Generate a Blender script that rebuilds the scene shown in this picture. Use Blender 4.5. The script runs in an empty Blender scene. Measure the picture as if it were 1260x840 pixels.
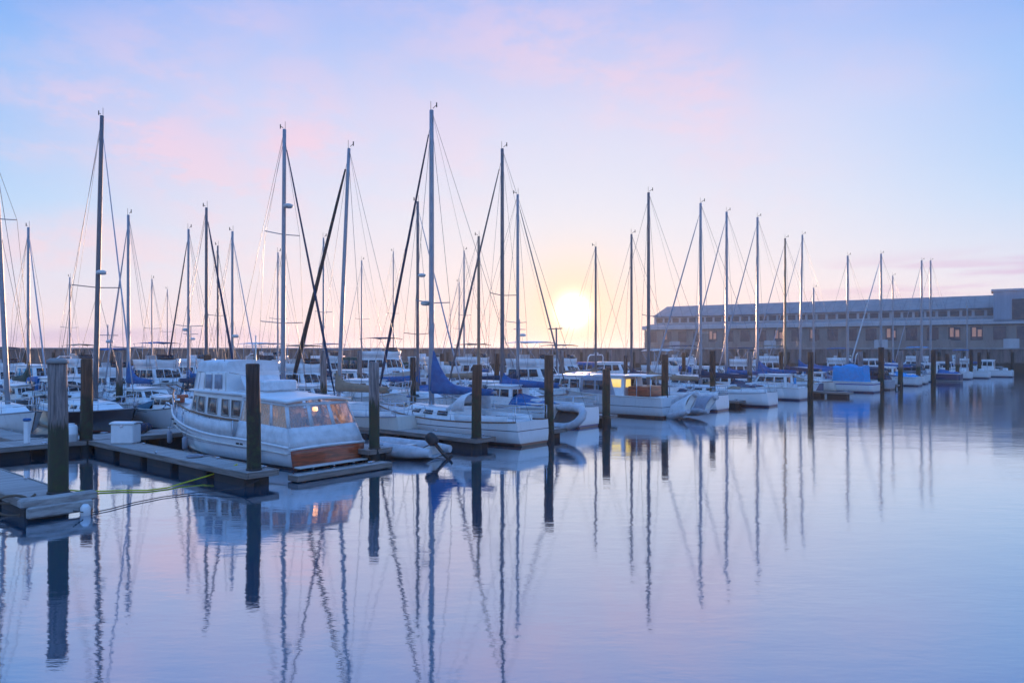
import bpy, math, random
from mathutils import Vector, Matrix
random.seed(7)
R = math.radians
sc = bpy.context.scene
col = sc.collection

# ------------------------------------------------------------------ camera
CAM_H = 4.2
cd = bpy.data.cameras.new('camera'); cam = bpy.data.objects.new('camera', cd); col.objects.link(cam)
cam.location = (0, 0, CAM_H); cam.rotation_euler = (R(90), 0, 0)
cd.sensor_width = 36; cd.lens = 26.0; cd.shift_y = 0.0095; cd.clip_start = 0.1; cd.clip_end = 20000
sc.camera = cam
FP, CX, HY = 910.0, 630.0, 432.0

# ------------------------------------------------------------------ sun, sky, exposure
SUN_EL, SUN_AZ = R(3.1), R(4.7)            # azimuth measured from +Y towards +X
sd = Vector((math.sin(SUN_AZ)*math.cos(SUN_EL), math.cos(SUN_AZ)*math.cos(SUN_EL), math.sin(SUN_EL)))
sl = bpy.data.lights.new('sun', 'SUN'); sl.energy = 5.0; sl.angle = R(0.6); sl.color = (1.0, 0.60, 0.36)
so = bpy.data.objects.new('sun', sl); col.objects.link(so)
so.rotation_euler = (-sd).to_track_quat('-Z', 'Y').to_euler()
sc.view_settings.view_transform = 'Standard'; sc.view_settings.look = 'None'
sc.view_settings.exposure = 0.0; sc.view_settings.gamma = 1.0; sc.view_settings.use_curve_mapping = False
sc.cycles.use_denoising = True
sc.cycles.max_bounces = 8; sc.cycles.transparent_max_bounces = 12
sc.cycles.caustics_reflective = False; sc.cycles.caustics_refractive = False
sc.cycles.sample_clamp_indirect = 4.0

def s2l(c):
    return tuple((x/12.92 if x <= .04045 else ((x+.055)/1.055)**2.4) for x in [v/255 for v in c])

class NT:
    def __init__(s, tree): s.t = tree
    def n(s, typ, **kw):
        nd = s.t.nodes.new(typ)
        for k, v in kw.items():
            if k.startswith('i_'): nd.inputs[k[2:].replace('_', ' ')].default_value = v
            else: setattr(nd, k, v)
        return nd
    def l(s, a, b): s.t.links.new(a, b)
    def put(s, v, sock):
        if hasattr(v, 'links') or hasattr(v, 'is_output'): s.t.links.new(v, sock)
        else:
            if hasattr(sock.default_value, '__len__') and len(sock.default_value) == 4 and len(v) == 3: v = (*v, 1)
            sock.default_value = v
    def math(s, op, a, b=0.0, clamp=False):
        m = s.t.nodes.new('ShaderNodeMath'); m.operation = op; m.use_clamp = clamp
        s.put(a, m.inputs[0]); s.put(b, m.inputs[1]); return m.outputs[0]
    def mix(s, f, a, b, blend='MIX'):
        m = s.t.nodes.new('ShaderNodeMix'); m.data_type = 'RGBA'; m.blend_type = blend
        s.put(f, m.inputs[0]); s.put(a, m.inputs[6]); s.put(b, m.inputs[7]); return m.outputs[2]
    def sstep(s, v, a, b):
        m = s.t.nodes.new('ShaderNodeMapRange'); m.interpolation_type = 'SMOOTHSTEP'
        s.put(v, m.inputs[0]); m.inputs[1].default_value = a; m.inputs[2].default_value = b; return m.outputs[0]
    def ramp(s, v, stops, interp='LINEAR'):
        r = s.t.nodes.new('ShaderNodeValToRGB'); r.color_ramp.interpolation = interp
        e = r.color_ramp.elements
        while len(e) < len(stops): e.new(0.5)
        for k, (p, c) in enumerate(stops): e[k].position = p; e[k].color = (*c, 1)
        s.put(v, r.inputs[0]); return r.outputs[0]
    def noise(s, vec, scale, detail=3, rough=.5, dim='3D'):
        n = s.t.nodes.new('ShaderNodeTexNoise'); n.noise_dimensions = dim
        if vec is not None: s.l(vec, n.inputs['Vector'])
        n.inputs['Scale'].default_value = scale; n.inputs['Detail'].default_value = detail; n.inputs['Roughness'].default_value = rough
        return n.outputs[0]
    def vmul(s, vec, v3):
        m = s.t.nodes.new('ShaderNodeVectorMath'); m.operation = 'MULTIPLY'; s.l(vec, m.inputs[0]); m.inputs[1].default_value = v3; return m.outputs[0]

w = bpy.data.worlds.new('World'); sc.world = w; w.use_nodes = True
N = NT(w.node_tree); w.node_tree.nodes.clear()
tc = N.n('ShaderNodeTexCoord'); dirv = tc.outputs['Generated']
sep = N.n('ShaderNodeSeparateXYZ'); N.l(dirv, sep.inputs[0])
dx, dy, dz = sep.outputs
zz = N.math('MAXIMUM', dz, 0.0)
base = N.ramp(zz, [(0.0, s2l((206, 204, 232))), (0.035, s2l((236, 222, 232))), (0.09, s2l((228, 230, 243))), (0.17, s2l((214, 226, 247))),
                   (0.30, s2l((196, 210, 247))), (0.42, s2l((146, 182, 246))), (0.55, s2l((105, 165, 245))), (1.0, s2l((84, 148, 240)))])
# bluer towards both sides of the frame and behind
side = N.sstep(N.math('ABSOLUTE', N.math('SUBTRACT', dx, 0.03)), 0.30, 0.68)
hi = N.math('MULTIPLY', side, N.sstep(zz, -0.02, 0.30))
base = N.mix(N.math('MULTIPLY', hi, .94), base, N.ramp(zz, [(.0, s2l((190, 212, 240))), (.18, s2l((150, 202, 248))), (.32, s2l((118, 184, 248))), (.43, s2l((62, 142, 238)))]))
back = N.sstep(dy, 0.45, -0.35)
base = N.mix(back, base, N.ramp(zz, [(0, s2l((158, 188, 240))), (.3, s2l((128, 178, 246))), (1, s2l((96, 155, 240)))]))
# thin pink cloud sheets, laid out on a plane high overhead
den = N.math('ADD', zz, 0.16)
cv = N.n('ShaderNodeCombineXYZ'); N.l(N.math('DIVIDE', dx, den), cv.inputs[0]); N.l(N.math('DIVIDE', dy, den), cv.inputs[1]); cv.inputs[2].default_value = 3.3
warp = N.n('ShaderNodeTexNoise'); N.l(cv.outputs[0], warp.inputs['Vector']); warp.inputs['Scale'].default_value = .5
va = N.n('ShaderNodeVectorMath', operation='MULTIPLY_ADD'); N.l(warp.outputs[1], va.inputs[0]); va.inputs[1].default_value = (1.3, .8, 0); N.l(cv.outputs[0], va.inputs[2])
c1 = N.noise(N.vmul(va.outputs[0], (1.0, .55, 1)), .85, 6, .55)
c2 = N.noise(N.vmul(va.outputs[0], (.9, .42, 1)), 2.6, 5, .6)
cl = N.math('ADD', N.math('MULTIPLY', c1, .75), N.math('MULTIPLY', c2, .25))
clf = N.sstep(cl, .40, .60)
clcol = N.ramp(zz, [(0, s2l((240, 206, 220))), (.12, s2l((244, 216, 226))), (.26, s2l((238, 208, 230))), (.36, s2l((222, 200, 232))), (.6, s2l((200, 186, 236)))])
ady = N.math('MAXIMUM', dy, .05)
wn = N.n('ShaderNodeTexNoise'); N.l(dirv, wn.inputs['Vector']); wn.inputs['Scale'].default_value = 3.2; wn.inputs['Detail'].default_value = 5
ws = N.n('ShaderNodeSeparateXYZ'); N.l(wn.outputs[1], ws.inputs[0])
tu = N.math('ADD', N.math('DIVIDE', dx, ady), N.math('MULTIPLY', N.math('SUBTRACT', ws.outputs[0], .5), .30))
tv = N.math('ADD', N.math('DIVIDE', dz, ady), N.math('MULTIPLY', N.math('SUBTRACT', ws.outputs[1], .5), .22))
def blob(px, py, rx, ry, rot, k):
    a, b = N.math('SUBTRACT', tu, (px-630)/910), N.math('SUBTRACT', tv, (432-py)/910)
    c, s_ = math.cos(R(rot)), math.sin(R(rot))
    p = N.math('DIVIDE', N.math('ADD', N.math('MULTIPLY', a, c), N.math('MULTIPLY', b, s_)), rx/910)
    q = N.math('DIVIDE', N.math('ADD', N.math('MULTIPLY', a, -s_), N.math('MULTIPLY', b, c)), ry/910)
    d = N.math('ADD', N.math('MULTIPLY', p, p), N.math('MULTIPLY', q, q))
    return N.math('MULTIPLY', N.math('EXPONENT', N.math('MULTIPLY', d, -.7)), k)
bl = blob(215, 200, 200, 62, -24, .85)
for bb in ((372, 180, 50, 105, 10, .95), (650, 60, 170, 75, -14, 1.0), (800, 130, 150, 48, -22, 1.0), (640, -130, 260, 70, 0, .95), (520, 165, 80, 95, 15, .6), (100, 330, 170, 32, 0, .75), (680, -60, 330, 90, 0, .85), (230, 30, 170, 55, 12, .55), (90, 190, 90, 40, -10, .6), (470, 60, 60, 90, 20, .5), (930, 210, 120, 40, -15, .45), (1040, 90, 110, 40, -10, .35), (240, 110, 150, 40, -30, .7)):
    bl = N.math('MAXIMUM', bl, blob(*bb))
wisp = N.noise(N.vmul(dirv, (2.2, 2.2, 5.0)), 4.5, 7, .62)
tex = N.math('MULTIPLY', N.math('ADD', .58, N.math('MULTIPLY', clf, .5)), N.math('ADD', .46, N.math('MULTIPLY', N.sstep(wisp, .38, .60), .75)), clamp=True)
clouds = N.math('MULTIPLY', N.math('MULTIPLY', bl, tex), N.sstep(dy, .1, .4))
base = N.mix(N.math('MULTIPLY', clouds, .96), base, clcol)
# low lavender bank along the horizon
lowv = N.noise(N.vmul(dirv, (3, 3, 26)), 1.5, 4)
low = N.math('MULTIPLY', N.sstep(N.math('ADD', dz, N.math('MULTIPLY', lowv, -.05)), .012, -.008), .75)
base = N.mix(low, base, s2l((190, 178, 216)))
bandn = N.noise(N.vmul(dirv, (2.2, 2.2, 20)), 2.2, 4)
bandm = N.math('MULTIPLY', N.math('MULTIPLY', N.sstep(bandn, .45, .62), N.sstep(dx, .30, .46)), N.math('MULTIPLY', N.sstep(dz, .05, .075), N.sstep(dz, .125, .09)))
base = N.mix(N.math('MULTIPLY', bandm, .75), base, s2l((206, 184, 222)))
# warm bloom of air around the sun
dt = N.n('ShaderNodeVectorMath', operation='DOT_PRODUCT'); N.l(dirv, dt.inputs[0]); dt.inputs[1].default_value = sd
ang = N.math('ARCCOSINE', N.math('MINIMUM', dt.outputs['Value'], 1.0))
vd = N.math('ABSOLUTE', N.math('SUBTRACT', dz, sd.z))
def gauss(v, sg): return N.math('EXPONENT', N.math('MULTIPLY', N.math('MULTIPLY', v, v), -1/(2*sg*sg)))
gl_w = gauss(ang, .24); gl_m = gauss(ang, .048); gl_s = gauss(ang, .0125)
hzl = N.math('MULTIPLY', gauss(N.math('MULTIPLY', dz, 1.0), .075), gauss(N.math('SUBTRACT', dx, sd.x), .30))
front = N.sstep(dy, 0, .3)
base = N.mix(N.math('MULTIPLY', N.math('MULTIPLY', gl_w, .40), front), base, s2l((250, 236, 234)))
base = N.mix(N.math('MULTIPLY', N.math('MULTIPLY', hzl, .75), front), base, s2l((255, 222, 212)))
base = N.mix(N.math('MULTIPLY', gl_m, .85), base, s2l((255, 226, 188)))
addc = N.n('ShaderNodeMix', data_type='RGBA', blend_type='ADD'); addc.inputs[0].default_value = 1
N.l(base, addc.inputs[6]); sm = N.mix(gl_s, (0, 0, 0), (3.2, 2.8, 2.2)); N.l(sm, addc.inputs[7])
bg1 = N.n('ShaderNodeBackground'); N.l(addc.outputs[2], bg1.inputs[0])
# added fill: sky overhead and behind the viewpoint boosted to brighten the boats
str_ = N.math('ADD', 1.03, N.math('ADD', N.math('MULTIPLY', back, .38), N.math('MULTIPLY', N.sstep(zz, .45, .75), .20))); N.l(str_, bg1.inputs[1])
sky = N.n('ShaderNodeTexSky'); sky.sky_type = 'NISHITA'; sky.sun_disc = False; sky.sun_elevation = SUN_EL; sky.sun_rotation = SUN_AZ
bg2 = N.n('ShaderNodeBackground'); N.l(sky.outputs[0], bg2.inputs[0]); bg2.inputs[1].default_value = 0.003
ad = N.n('ShaderNodeAddShader'); N.l(bg1.outputs[0], ad.inputs[0]); N.l(bg2.outputs[0], ad.inputs[1])
wo = N.n('ShaderNodeOutputWorld'); N.l(ad.outputs[0], wo.inputs[0])

# ------------------------------------------------------------------ materials
MATS = {}
def mat(name, c, rough=.5, metal=0.0, var=.18, nscale=3.0, stretch=(1, 1, 1), c2=None, bump=0.0, emit=None, coat=0.0, trans=0.0):
    if name in MATS: return MATS[name]
    m = bpy.data.materials.new(name); m.use_nodes = True; t = NT(m.node_tree); t.t.nodes.clear()
    b = t.n('ShaderNodeBsdfPrincipled'); o = t.n('ShaderNodeOutputMaterial'); t.l(b.outputs[0], o.inputs[0])
    co = t.n('ShaderNodeTexCoord'); v = t.vmul(co.outputs['Object'], stretch)
    nz = t.noise(v, nscale, 5, .6)
    cc = c2 if c2 else tuple(x*(1-var) for x in c)
    f = t.sstep(nz, .35, .68)
    colr = t.mix(f, c, cc)
    t.l(colr, b.inputs['Base Color'])
    b.inputs['Roughness'].default_value = rough; b.inputs['Metallic'].default_value = metal
    if coat: b.inputs['Coat Weight'].default_value = coat
    if bump:
        bp = t.n('ShaderNodeBump'); bp.inputs['Strength'].default_value = bump; bp.inputs['Distance'].default_value = .02
        t.l(t.noise(v, nscale*3, 4, .6), bp.inputs['Height']); t.l(bp.outputs[0], b.inputs['Normal'])
    if emit:
        b.inputs['Emission Color'].default_value = (*emit[0], 1); b.inputs['Emission Strength'].default_value = emit[1]
    MATS[name] = m; return m

def hull_mat(name, hull, boot=(.02, .03, .10), bottom=(.05, .03, .03), stripe=None, zb=.05, zt=.14, z1=.8, z2=.86):
    if name in MATS: return MATS[name]
    m = bpy.data.materials.new(name); m.use_nodes = True; t = NT(m.node_tree); t.t.nodes.clear()
    b = t.n('ShaderNodeBsdfPrincipled'); o = t.n('ShaderNodeOutputMaterial'); t.l(b.outputs[0], o.inputs[0])
    co = t.n('ShaderNodeTexCoord'); sp = t.n('ShaderNodeSeparateXYZ'); t.l(co.outputs['Object'], sp.inputs[0]); z = sp.outputs[2]
    st = t.noise(t.vmul(co.outputs['Object'], (3.0, 3.0, .5)), 2.0, 5, .65)      # run-off streaks
    c = t.mix(t.math('MULTIPLY', t.sstep(st, .5, .75), .30), hull, tuple(x*.55 for x in hull))
    sc_ = t.math('MULTIPLY', t.sstep(t.math('ADD', z, t.math('MULTIPLY', st, .35)), .62, .22), .45)
    c = t.mix(sc_, c, (.30, .24, .13))        # waterline scum
    if stripe:
        inb = t.math('MULTIPLY', t.math('GREATER_THAN', z, z1), t.math('LESS_THAN', z, z2)); c = t.mix(inb, c, stripe)
    c = t.mix(t.math('LESS_THAN', z, zt), c, boot)
    c = t.mix(t.math('LESS_THAN', z, zb), c, bottom)
    t.l(c, b.inputs['Base Color']); b.inputs['Roughness'].default_value = .28; b.inputs['Coat Weight'].default_value = .3
    MATS[name] = m; return m

WHITE = (.78, .79, .80)
M_gel = mat('gelcoat_white', WHITE, .32, var=.14, nscale=1.3)
M_gel2 = mat('gelcoat_cream', (.66, .64, .60), .4, var=.2, nscale=1.6)
M_deck = mat('deck_paint', (.62, .64, .66), .6, var=.22, nscale=2.5)
M_teak = mat('teak', (.22, .11, .055), .6, nscale=2, stretch=(1, 12, 1), c2=(.12, .055, .03))
M_varn = mat('varnished_wood', (.46, .085, .03), .3, nscale=1.3, stretch=(1, 1, 9), c2=(.17, .05, .022), coat=.4)
M_glass = mat('dark_window', (.02, .025, .035), .06, var=.3)
M_alu = mat('aluminium_spar', (.30, .31, .34), .42, metal=.3, var=.15)
M_spard = mat('dark_spar', (.16, .15, .16), .45, metal=.3, var=.2)
M_sparb = mat('buff_spar', (.30, .20, .13), .5, var=.25, stretch=(1, 1, .2))
M_wire = mat('rigging_wire', (.16, .17, .19), .4, metal=.5)
M_steel = mat('stainless', (.62, .64, .68), .22, metal=.9, var=.1)
M_blue = mat('blue_canvas', (.004, .125, .34), .85, nscale=4, c2=(.003, .08, .23), bump=.4)
M_cyan = mat('bright_blue_canvas', (.0, .32, .68), .8, nscale=4, c2=(.0, .24, .54), bump=.5)
M_navy = mat('navy_canvas', (.006, .035, .085), .85, nscale=4, bump=.4)
M_teal = mat('teal_canvas', (.015, .10, .16), .85, nscale=4, bump=.4)
M_tan = mat('tan_canvas', (.30, .22, .15), .85, nscale=4, bump=.4)
M_grn = mat('green_canvas', (.02, .06, .045), .85, nscale=4, bump=.4)
M_grey = mat('grey_canvas', (.30, .32, .38), .85, nscale=4, bump=.4)
M_wcan = mat('white_canvas', (.70, .71, .73), .8, nscale=3, var=.2, bump=.5)
M_black = mat('black_rubber', (.02, .02, .022), .5)
M_hyp = mat('inflatable_grey', (.50, .52, .56), .5, nscale=3, var=.25)
M_sail = mat('sailcloth', (.42, .44, .50), .8, nscale=5, stretch=(1, 1, .4), bump=.3)
M_red = mat('red_paint', (.45, .04, .03), .5)
M_yel = mat('yellow_rope', (.62, .60, .02), .7)
M_rope = mat('brown_rope', (.16, .12, .09), .9)
M_ropd = mat('dark_rope', (.05, .05, .055), .9)
M_conc = mat('concrete', (.34, .33, .32), .85, nscale=.5, c2=(.21, .20, .20), bump=.3)
M_lit = mat('lit_window', (.5, .4, .2), .3, emit=(s2l((255, 214, 110)), 1.0))
M_float = mat('dock_float', (.030, .030, .032), .8)
M_hblk = hull_mat('hull_dark', (.022, .022, .028), (.25, .05, .03), (.03, .02, .02))
HULLS = {
 'white': hull_mat('hull_white', WHITE, (.02, .04, .16)),
 'blue_stripe': hull_mat('hull_white_blue_stripe', WHITE, (.015, .04, .2), stripe=(.02, .06, .28), z1=.78, z2=.9),
 'red_boot': hull_mat('hull_white_red_boot', WHITE, (.30, .04, .03), (.04, .03, .03)),
 'cream': hull_mat('hull_cream', (.62, .60, .55), (.03, .06, .05)),
 'dark': M_hblk,
 'navy': hull_mat('hull_navy', (.015, .03, .10), (.6, .6, .6)),
 'grey': hull_mat('hull_grey', (.38, .40, .45), (.05, .05, .06)),
 'old': hull_mat('hull_weathered', (.70, .70, .71), (.14, .05, .03), (.05, .03, .02), stripe=(.10, .08, .09), z1=.66, z2=.70),
}

def plank_mat(name, c, c2, along='Y', width=.14):
    m = bpy.data.materials.new(name); m.use_nodes = True; t = NT(m.node_tree); t.t.nodes.clear()
    b = t.n('ShaderNodeBsdfPrincipled'); o = t.n('ShaderNodeOutputMaterial'); t.l(b.outputs[0], o.inputs[0])
    co = t.n('ShaderNodeTexCoord'); sp = t.n('ShaderNodeSeparateXYZ'); t.l(co.outputs['Object'], sp.inputs[0])
    a = t.math('DIVIDE', sp.outputs[0], width)
    fr = t.math('FRACT', a); idx = t.math('FLOOR', a)
    wn = t.n('ShaderNodeTexWhiteNoise', noise_dimensions='1D'); t.l(idx, wn.inputs['W'])
    cc = t.mix(wn.outputs['Value'], c, c2)
    st = t.noise(t.vmul(co.outputs['Object'], (14, 1.2, 1)), 1.5, 5, .65)
    cc = t.mix(t.math('MULTIPLY', t.sstep(st, .4, .75), .5), cc, tuple(x*.5 for x in c))
    big = t.noise(co.outputs['Object'], .7, 3)
    cc = t.mix(t.math('MULTIPLY', t.sstep(big, .5, .7), .35), cc, tuple(x*.45 for x in c))
    gap = t.math('LESS_THAN', fr, .09); cc = t.mix(gap, cc, (.01, .01, .01))
    t.l(cc, b.inputs['Base Color']); b.inputs['Roughness'].default_value = .75
    MATS[name] = m; return m
M_plank = plank_mat('weathered_planks', (.46, .42, .40), (.31, .28, .265))
M_fascia = mat('dock_timber', (.27, .235, .215), .8, nscale=2, stretch=(.4, .4, 6), c2=(.14, .12, .105), bump=.4)

def pile_mat(name, top, low, tide):
    m = bpy.data.materials.new(name); m.use_nodes = True; t = NT(m.node_tree); t.t.nodes.clear()
    b = t.n('ShaderNodeBsdfPrincipled'); o = t.n('ShaderNodeOutputMaterial'); t.l(b.outputs[0], o.inputs[0])
    co = t.n('ShaderNodeTexCoord'); sp = t.n('ShaderNodeSeparateXYZ'); t.l(co.outputs['Object'], sp.inputs[0])
    g = t.noise(t.vmul(co.outputs['Object'], (9, 9, .6)), 1.6, 6, .65)
    up = t.mix(t.sstep(g, .35, .65), top, tuple(x*.38 for x in top))
    edge = t.math('ADD', sp.outputs[2], t.math('MULTIPLY', t.math('SUBTRACT', g, .5), 1.6))
    dn_n = t.noise(co.outputs['Object'], 5, 5, .7)
    dn = t.mix(t.sstep(dn_n, .4, .65), low, (.03, .048, .018))
    f = t.sstep(edge, tide+.12, tide-.12)
    c = t.mix(f, up, dn)
    c = t.mix(t.sstep(sp.outputs[2], .5, .25), c, (.018, .018, .016))
    t.l(c, b.inputs['Base Color']); b.inputs['Roughness'].default_value = .8
    bp = t.n('ShaderNodeBump'); bp.inputs['Strength'].default_value = .7; bp.inputs['Distance'].default_value = .03
    t.l(g, bp.inputs['Height']); t.l(bp.outputs[0], b.inputs['Normal'])
    MATS[name] = m; return m
P_grey = pile_mat('piling_grey_top', (.30, .25, .24), (.035, .035, .022), 2.25)
P_dark = pile_mat('piling_dark', (.06, .035, .026), (.022, .02, .016), 2.4)
P_brown = pile_mat('piling_brown', (.14, .065, .035), (.035, .022, .013), 2.3)

def vinyl_mat():
    m = bpy.data.materials.new('clear_vinyl'); m.use_nodes = True; t = NT(m.node_tree); t.t.nodes.clear()
    o = t.n('ShaderNodeOutputMaterial')
    tr = t.n('ShaderNodeBsdfTransparent'); tr.inputs[0].default_value = (.86, .82, .80, 1)
    tl = t.n('ShaderNodeBsdfTranslucent'); tl.inputs[0].default_value = (.85, .66, .52, 1)
    gl = t.n('ShaderNodeBsdfGlossy'); gl.inputs['Roughness'].default_value = .08; gl.inputs[0].default_value = (.9, .9, .9, 1)
    co = t.n('ShaderNodeTexCoord'); nz = t.noise(t.vmul(co.outputs['Object'], (3, 3, 1)), 1.6, 4, .6)
    bp = t.n('ShaderNodeBump'); bp.inputs['Strength'].default_value = .35; bp.inputs['Distance'].default_value = .05; t.l(nz, bp.inputs['Height'])
    t.l(bp.outputs[0], gl.inputs['Normal'])
    m1 = t.n('ShaderNodeMixShader'); t.l(t.math('MULTIPLY', t.sstep(nz, .3, .7), .8), m1.inputs[0]); t.l(tr.outputs[0], m1.inputs[1]); t.l(tl.outputs[0], m1.inputs[2])
    m2 = t.n('ShaderNodeMixShader'); m2.inputs[0].default_value = .16; t.l(m1.outputs[0], m2.inputs[1]); t.l(gl.outputs[0], m2.inputs[2])
    t.l(m2.outputs[0], o.inputs[0]); return m
M_vinyl = vinyl_mat()
M_curt = mat('curtained_window', (.20, .13, .10), .12, nscale=1.6, stretch=(3, 3, .5), c2=(.05, .04, .045), coat=.5)

def water_mat():
    m = bpy.data.materials.new('harbour_water'); m.use_nodes = True; t = NT(m.node_tree); t.t.nodes.clear()
    o = t.n('ShaderNodeOutputMaterial')
    co = t.n('ShaderNodeTexCoord'); P = co.outputs['Object']
    rip1 = t.noise(t.vmul(P, (.8, 1.9, 1)), 1.0, 3, .5)
    rip2 = t.noise(t.vmul(P, (.9, 1.4, 1)), .33, 2, .5)
    mid = t.noise(t.vmul(P, (1.3, 3.4, 1)), 1.35, 4, .6)
    fine = t.noise(t.vmul(P, (2.2, 5.0, 1)), 1.5, 3, .55)
    patch = t.noise(t.vmul(P, (.02, .05, 1)), 1.0, 3, .5)
    sp = t.n('ShaderNodeSeparateXYZ'); t.l(P, sp.inputs[0])
    # open basin to the east is ruffled by the breeze, the lee of the docks is calm
    open_ = t.sstep(t.math('ADD', sp.outputs[0], t.math('MULTIPLY', patch, 14)), 6, 24)
    h = t.math('ADD', t.math('MULTIPLY', rip1, .40), t.math('MULTIPLY', rip2, .9))
    h = t.math('ADD', h, t.math('MULTIPLY', mid, .22))
    h = t.math('ADD', h, t.math('MULTIPLY', fine, t.math('ADD', .05, t.math('MULTIPLY', open_, .14))))
    gust = t.noise(t.vmul(P, (.07, .22, 1)), 1.0, 4, .6)
    bp = t.n('ShaderNodeBump'); t.l(t.math('ADD', .55, t.math('MULTIPLY', t.sstep(gust, .42, .62), .45)), bp.inputs['Strength']); t.l(h, bp.inputs['Height'])
    bp.inputs['Distance'].default_value = .013
    gl = t.n('ShaderNodeBsdfGlossy'); gl.inputs[0].default_value = (.86, .93, 1, 1)
    t.l(t.math('ADD', .035, t.math('MULTIPLY', open_, .035)), gl.inputs['Roughness'])
    t.l(bp.outputs[0], gl.inputs['Normal'])
    df = t.n('ShaderNodeBsdfDiffuse'); df.inputs[0].default_value = (.008, .085, .15, 1)
    fr = t.n('ShaderNodeFresnel'); fr.inputs['IOR'].default_value = 1.9; t.l(bp.outputs[0], fr.inputs['Normal'])
    f = t.math('ADD', t.math('MULTIPLY', fr.outputs[0], 1.05), .36, clamp=True)
    mx = t.n('ShaderNodeMixShader'); t.l(f, mx.inputs[0]); t.l(df.outputs[0], mx.inputs[1]); t.l(gl.outputs[0], mx.inputs[2])
    t.l(mx.outputs[0], o.inputs[0]); return m
M_water = water_mat()

# ------------------------------------------------------------------ mesh helpers
class MB:
    def __init__(s): s.v = []; s.f = []; s.sm = []
    def loft(s, rings, closed=True, cap0=True, cap1=True, smooth=True):
        b = len(s.v); n = len(rings[0])
        for r in rings: s.v += [tuple(p) for p in r]
        m = n if closed else n-1
        for i in range(len(rings)-1):
            for j in range(m):
                a = b+i*n+j; c = b+i*n+(j+1) % n
                s.f.append((a, c, c+n, a+n)); s.sm.append(smooth)
        if cap0: s.f.append(tuple(b+j for j in reversed(range(n)))); s.sm.append(False)
        if cap1: s.f.append(tuple(b+(len(rings)-1)*n+j for j in range(n))); s.sm.append(False)
        return s
    def tube(s, pts, r, n=6, smooth=True, r2=None, sq=1.0):
        pts = [Vector(p) for p in pts]; rings = []
        k = len(pts)
        prev = None
        for i, p in enumerate(pts):
            d = (pts[min(i+1, k-1)]-pts[max(i-1, 0)]).normalized()
            if prev is None:
                a = d.orthogonal().normalized() if abs(d.z) > .99 else d.cross(Vector((0, 0, 1))).normalized()
            else:
                a = (prev-d*prev.dot(d)).normalized()
            prev = a; b = d.cross(a)
            rr = r[i] if isinstance(r, (list, tuple)) else (r if r2 is None else r+(r2-r)*i/(k-1))
            rings.append([p+(a*math.cos(2*math.pi*j/n)+b*math.sin(2*math.pi*j/n)*sq)*rr for j in range(n)])
        return s.loft(rings, smooth=smooth)
    def box(s, c, sz, ch=.01, rz=0.0, top=1.0):
        x, y, z = [q/2 for q in sz]; ch = min(ch, x*.9, y*.9, z*.9); cz, sn = math.cos(rz), math.sin(rz)
        def ring(zz, k, tp):
            a, b = (x-k)*tp, (y-k)*tp; e = ch*.999
            P = [(a-e+k*0, b), (a, b-e), (a, -b+e), (a-e, -b), (-a+e, -b), (-a, -b+e), (-a, b-e), (-a+e, b)]
            return [(c[0]+p[0]*cz-p[1]*sn, c[1]+p[0]*sn+p[1]*cz, c[2]+zz) for p in reversed(P)]
        return s.loft([ring(-z, ch, 1), ring(-z+ch, 0, 1), ring(z-ch, 0, top), ring(z, ch, top)], smooth=False)
    def quad(s, a, b, c, d, th=0.0):
        a, b, c, d = map(Vector, (a, b, c, d))
        if th == 0:
            k = len(s.v); s.v += [tuple(q) for q in (a, b, c, d)]; s.f.append((k, k+1, k+2, k+3)); s.sm.append(False); return s
        n = (b-a).cross(d-a).normalized()*th
        return s.loft([[a, b, c, d], [a+n, b+n, c+n, d+n]], smooth=False)
    def sheet(s, fn, nu, nv, th=.01, smooth=True):
        P = [[Vector(fn(i/nu, j/nv)) for j in range(nv+1)] for i in range(nu+1)]
        b = len(s.v)
        for i in range(nu+1):
            for j in range(nv+1): s.v.append(tuple(P[i][j]))
        def nrm(i, j):
            a = P[min(i+1, nu)][j]-P[max(i-1, 0)][j]; c = P[i][min(j+1, nv)]-P[i][max(j-1, 0)]
            q = a.cross(c); return q.normalized() if q.length > 1e-9 else Vector((0, 0, 1))
        if th:
            for i in range(nu+1):
                for j in range(nv+1): s.v.append(tuple(P[i][j]-nrm(i, j)*th))
        o = (nu+1)*(nv+1)
        idx = lambda i, j: b+i*(nv+1)+j
        for i in range(nu):
            for j in range(nv):
                q = (idx(i, j), idx(i+1, j), idx(i+1, j+1), idx(i, j+1)); s.f.append(q); s.sm.append(smooth)
                if th: s.f.append(tuple(o+t for t in reversed(q))); s.sm.append(smooth)
        if th:
            ed = [idx(i, 0) for i in range(nu+1)]+[idx(nu, j) for j in range(1, nv+1)]+[idx(i, nv) for i in range(nu-1, -1, -1)]+[idx(0, j) for j in range(nv-1, 0, -1)]
            for k in range(len(ed)):
                a, c = ed[k], ed[(k+1) % len(ed)]; s.f.append((c, a, a+o, c+o)); s.sm.append(False)
        return s
    def build(s, name, m, parent=None):
        me = bpy.data.meshes.new(name); me.from_pydata(s.v, [], s.f); me.polygons.foreach_set('use_smooth', s.sm); me.update()
        me.materials.append(m)
        o = bpy.data.objects.new(name, me); col.objects.link(o)
        if parent: o.parent = parent
        return o

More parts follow.
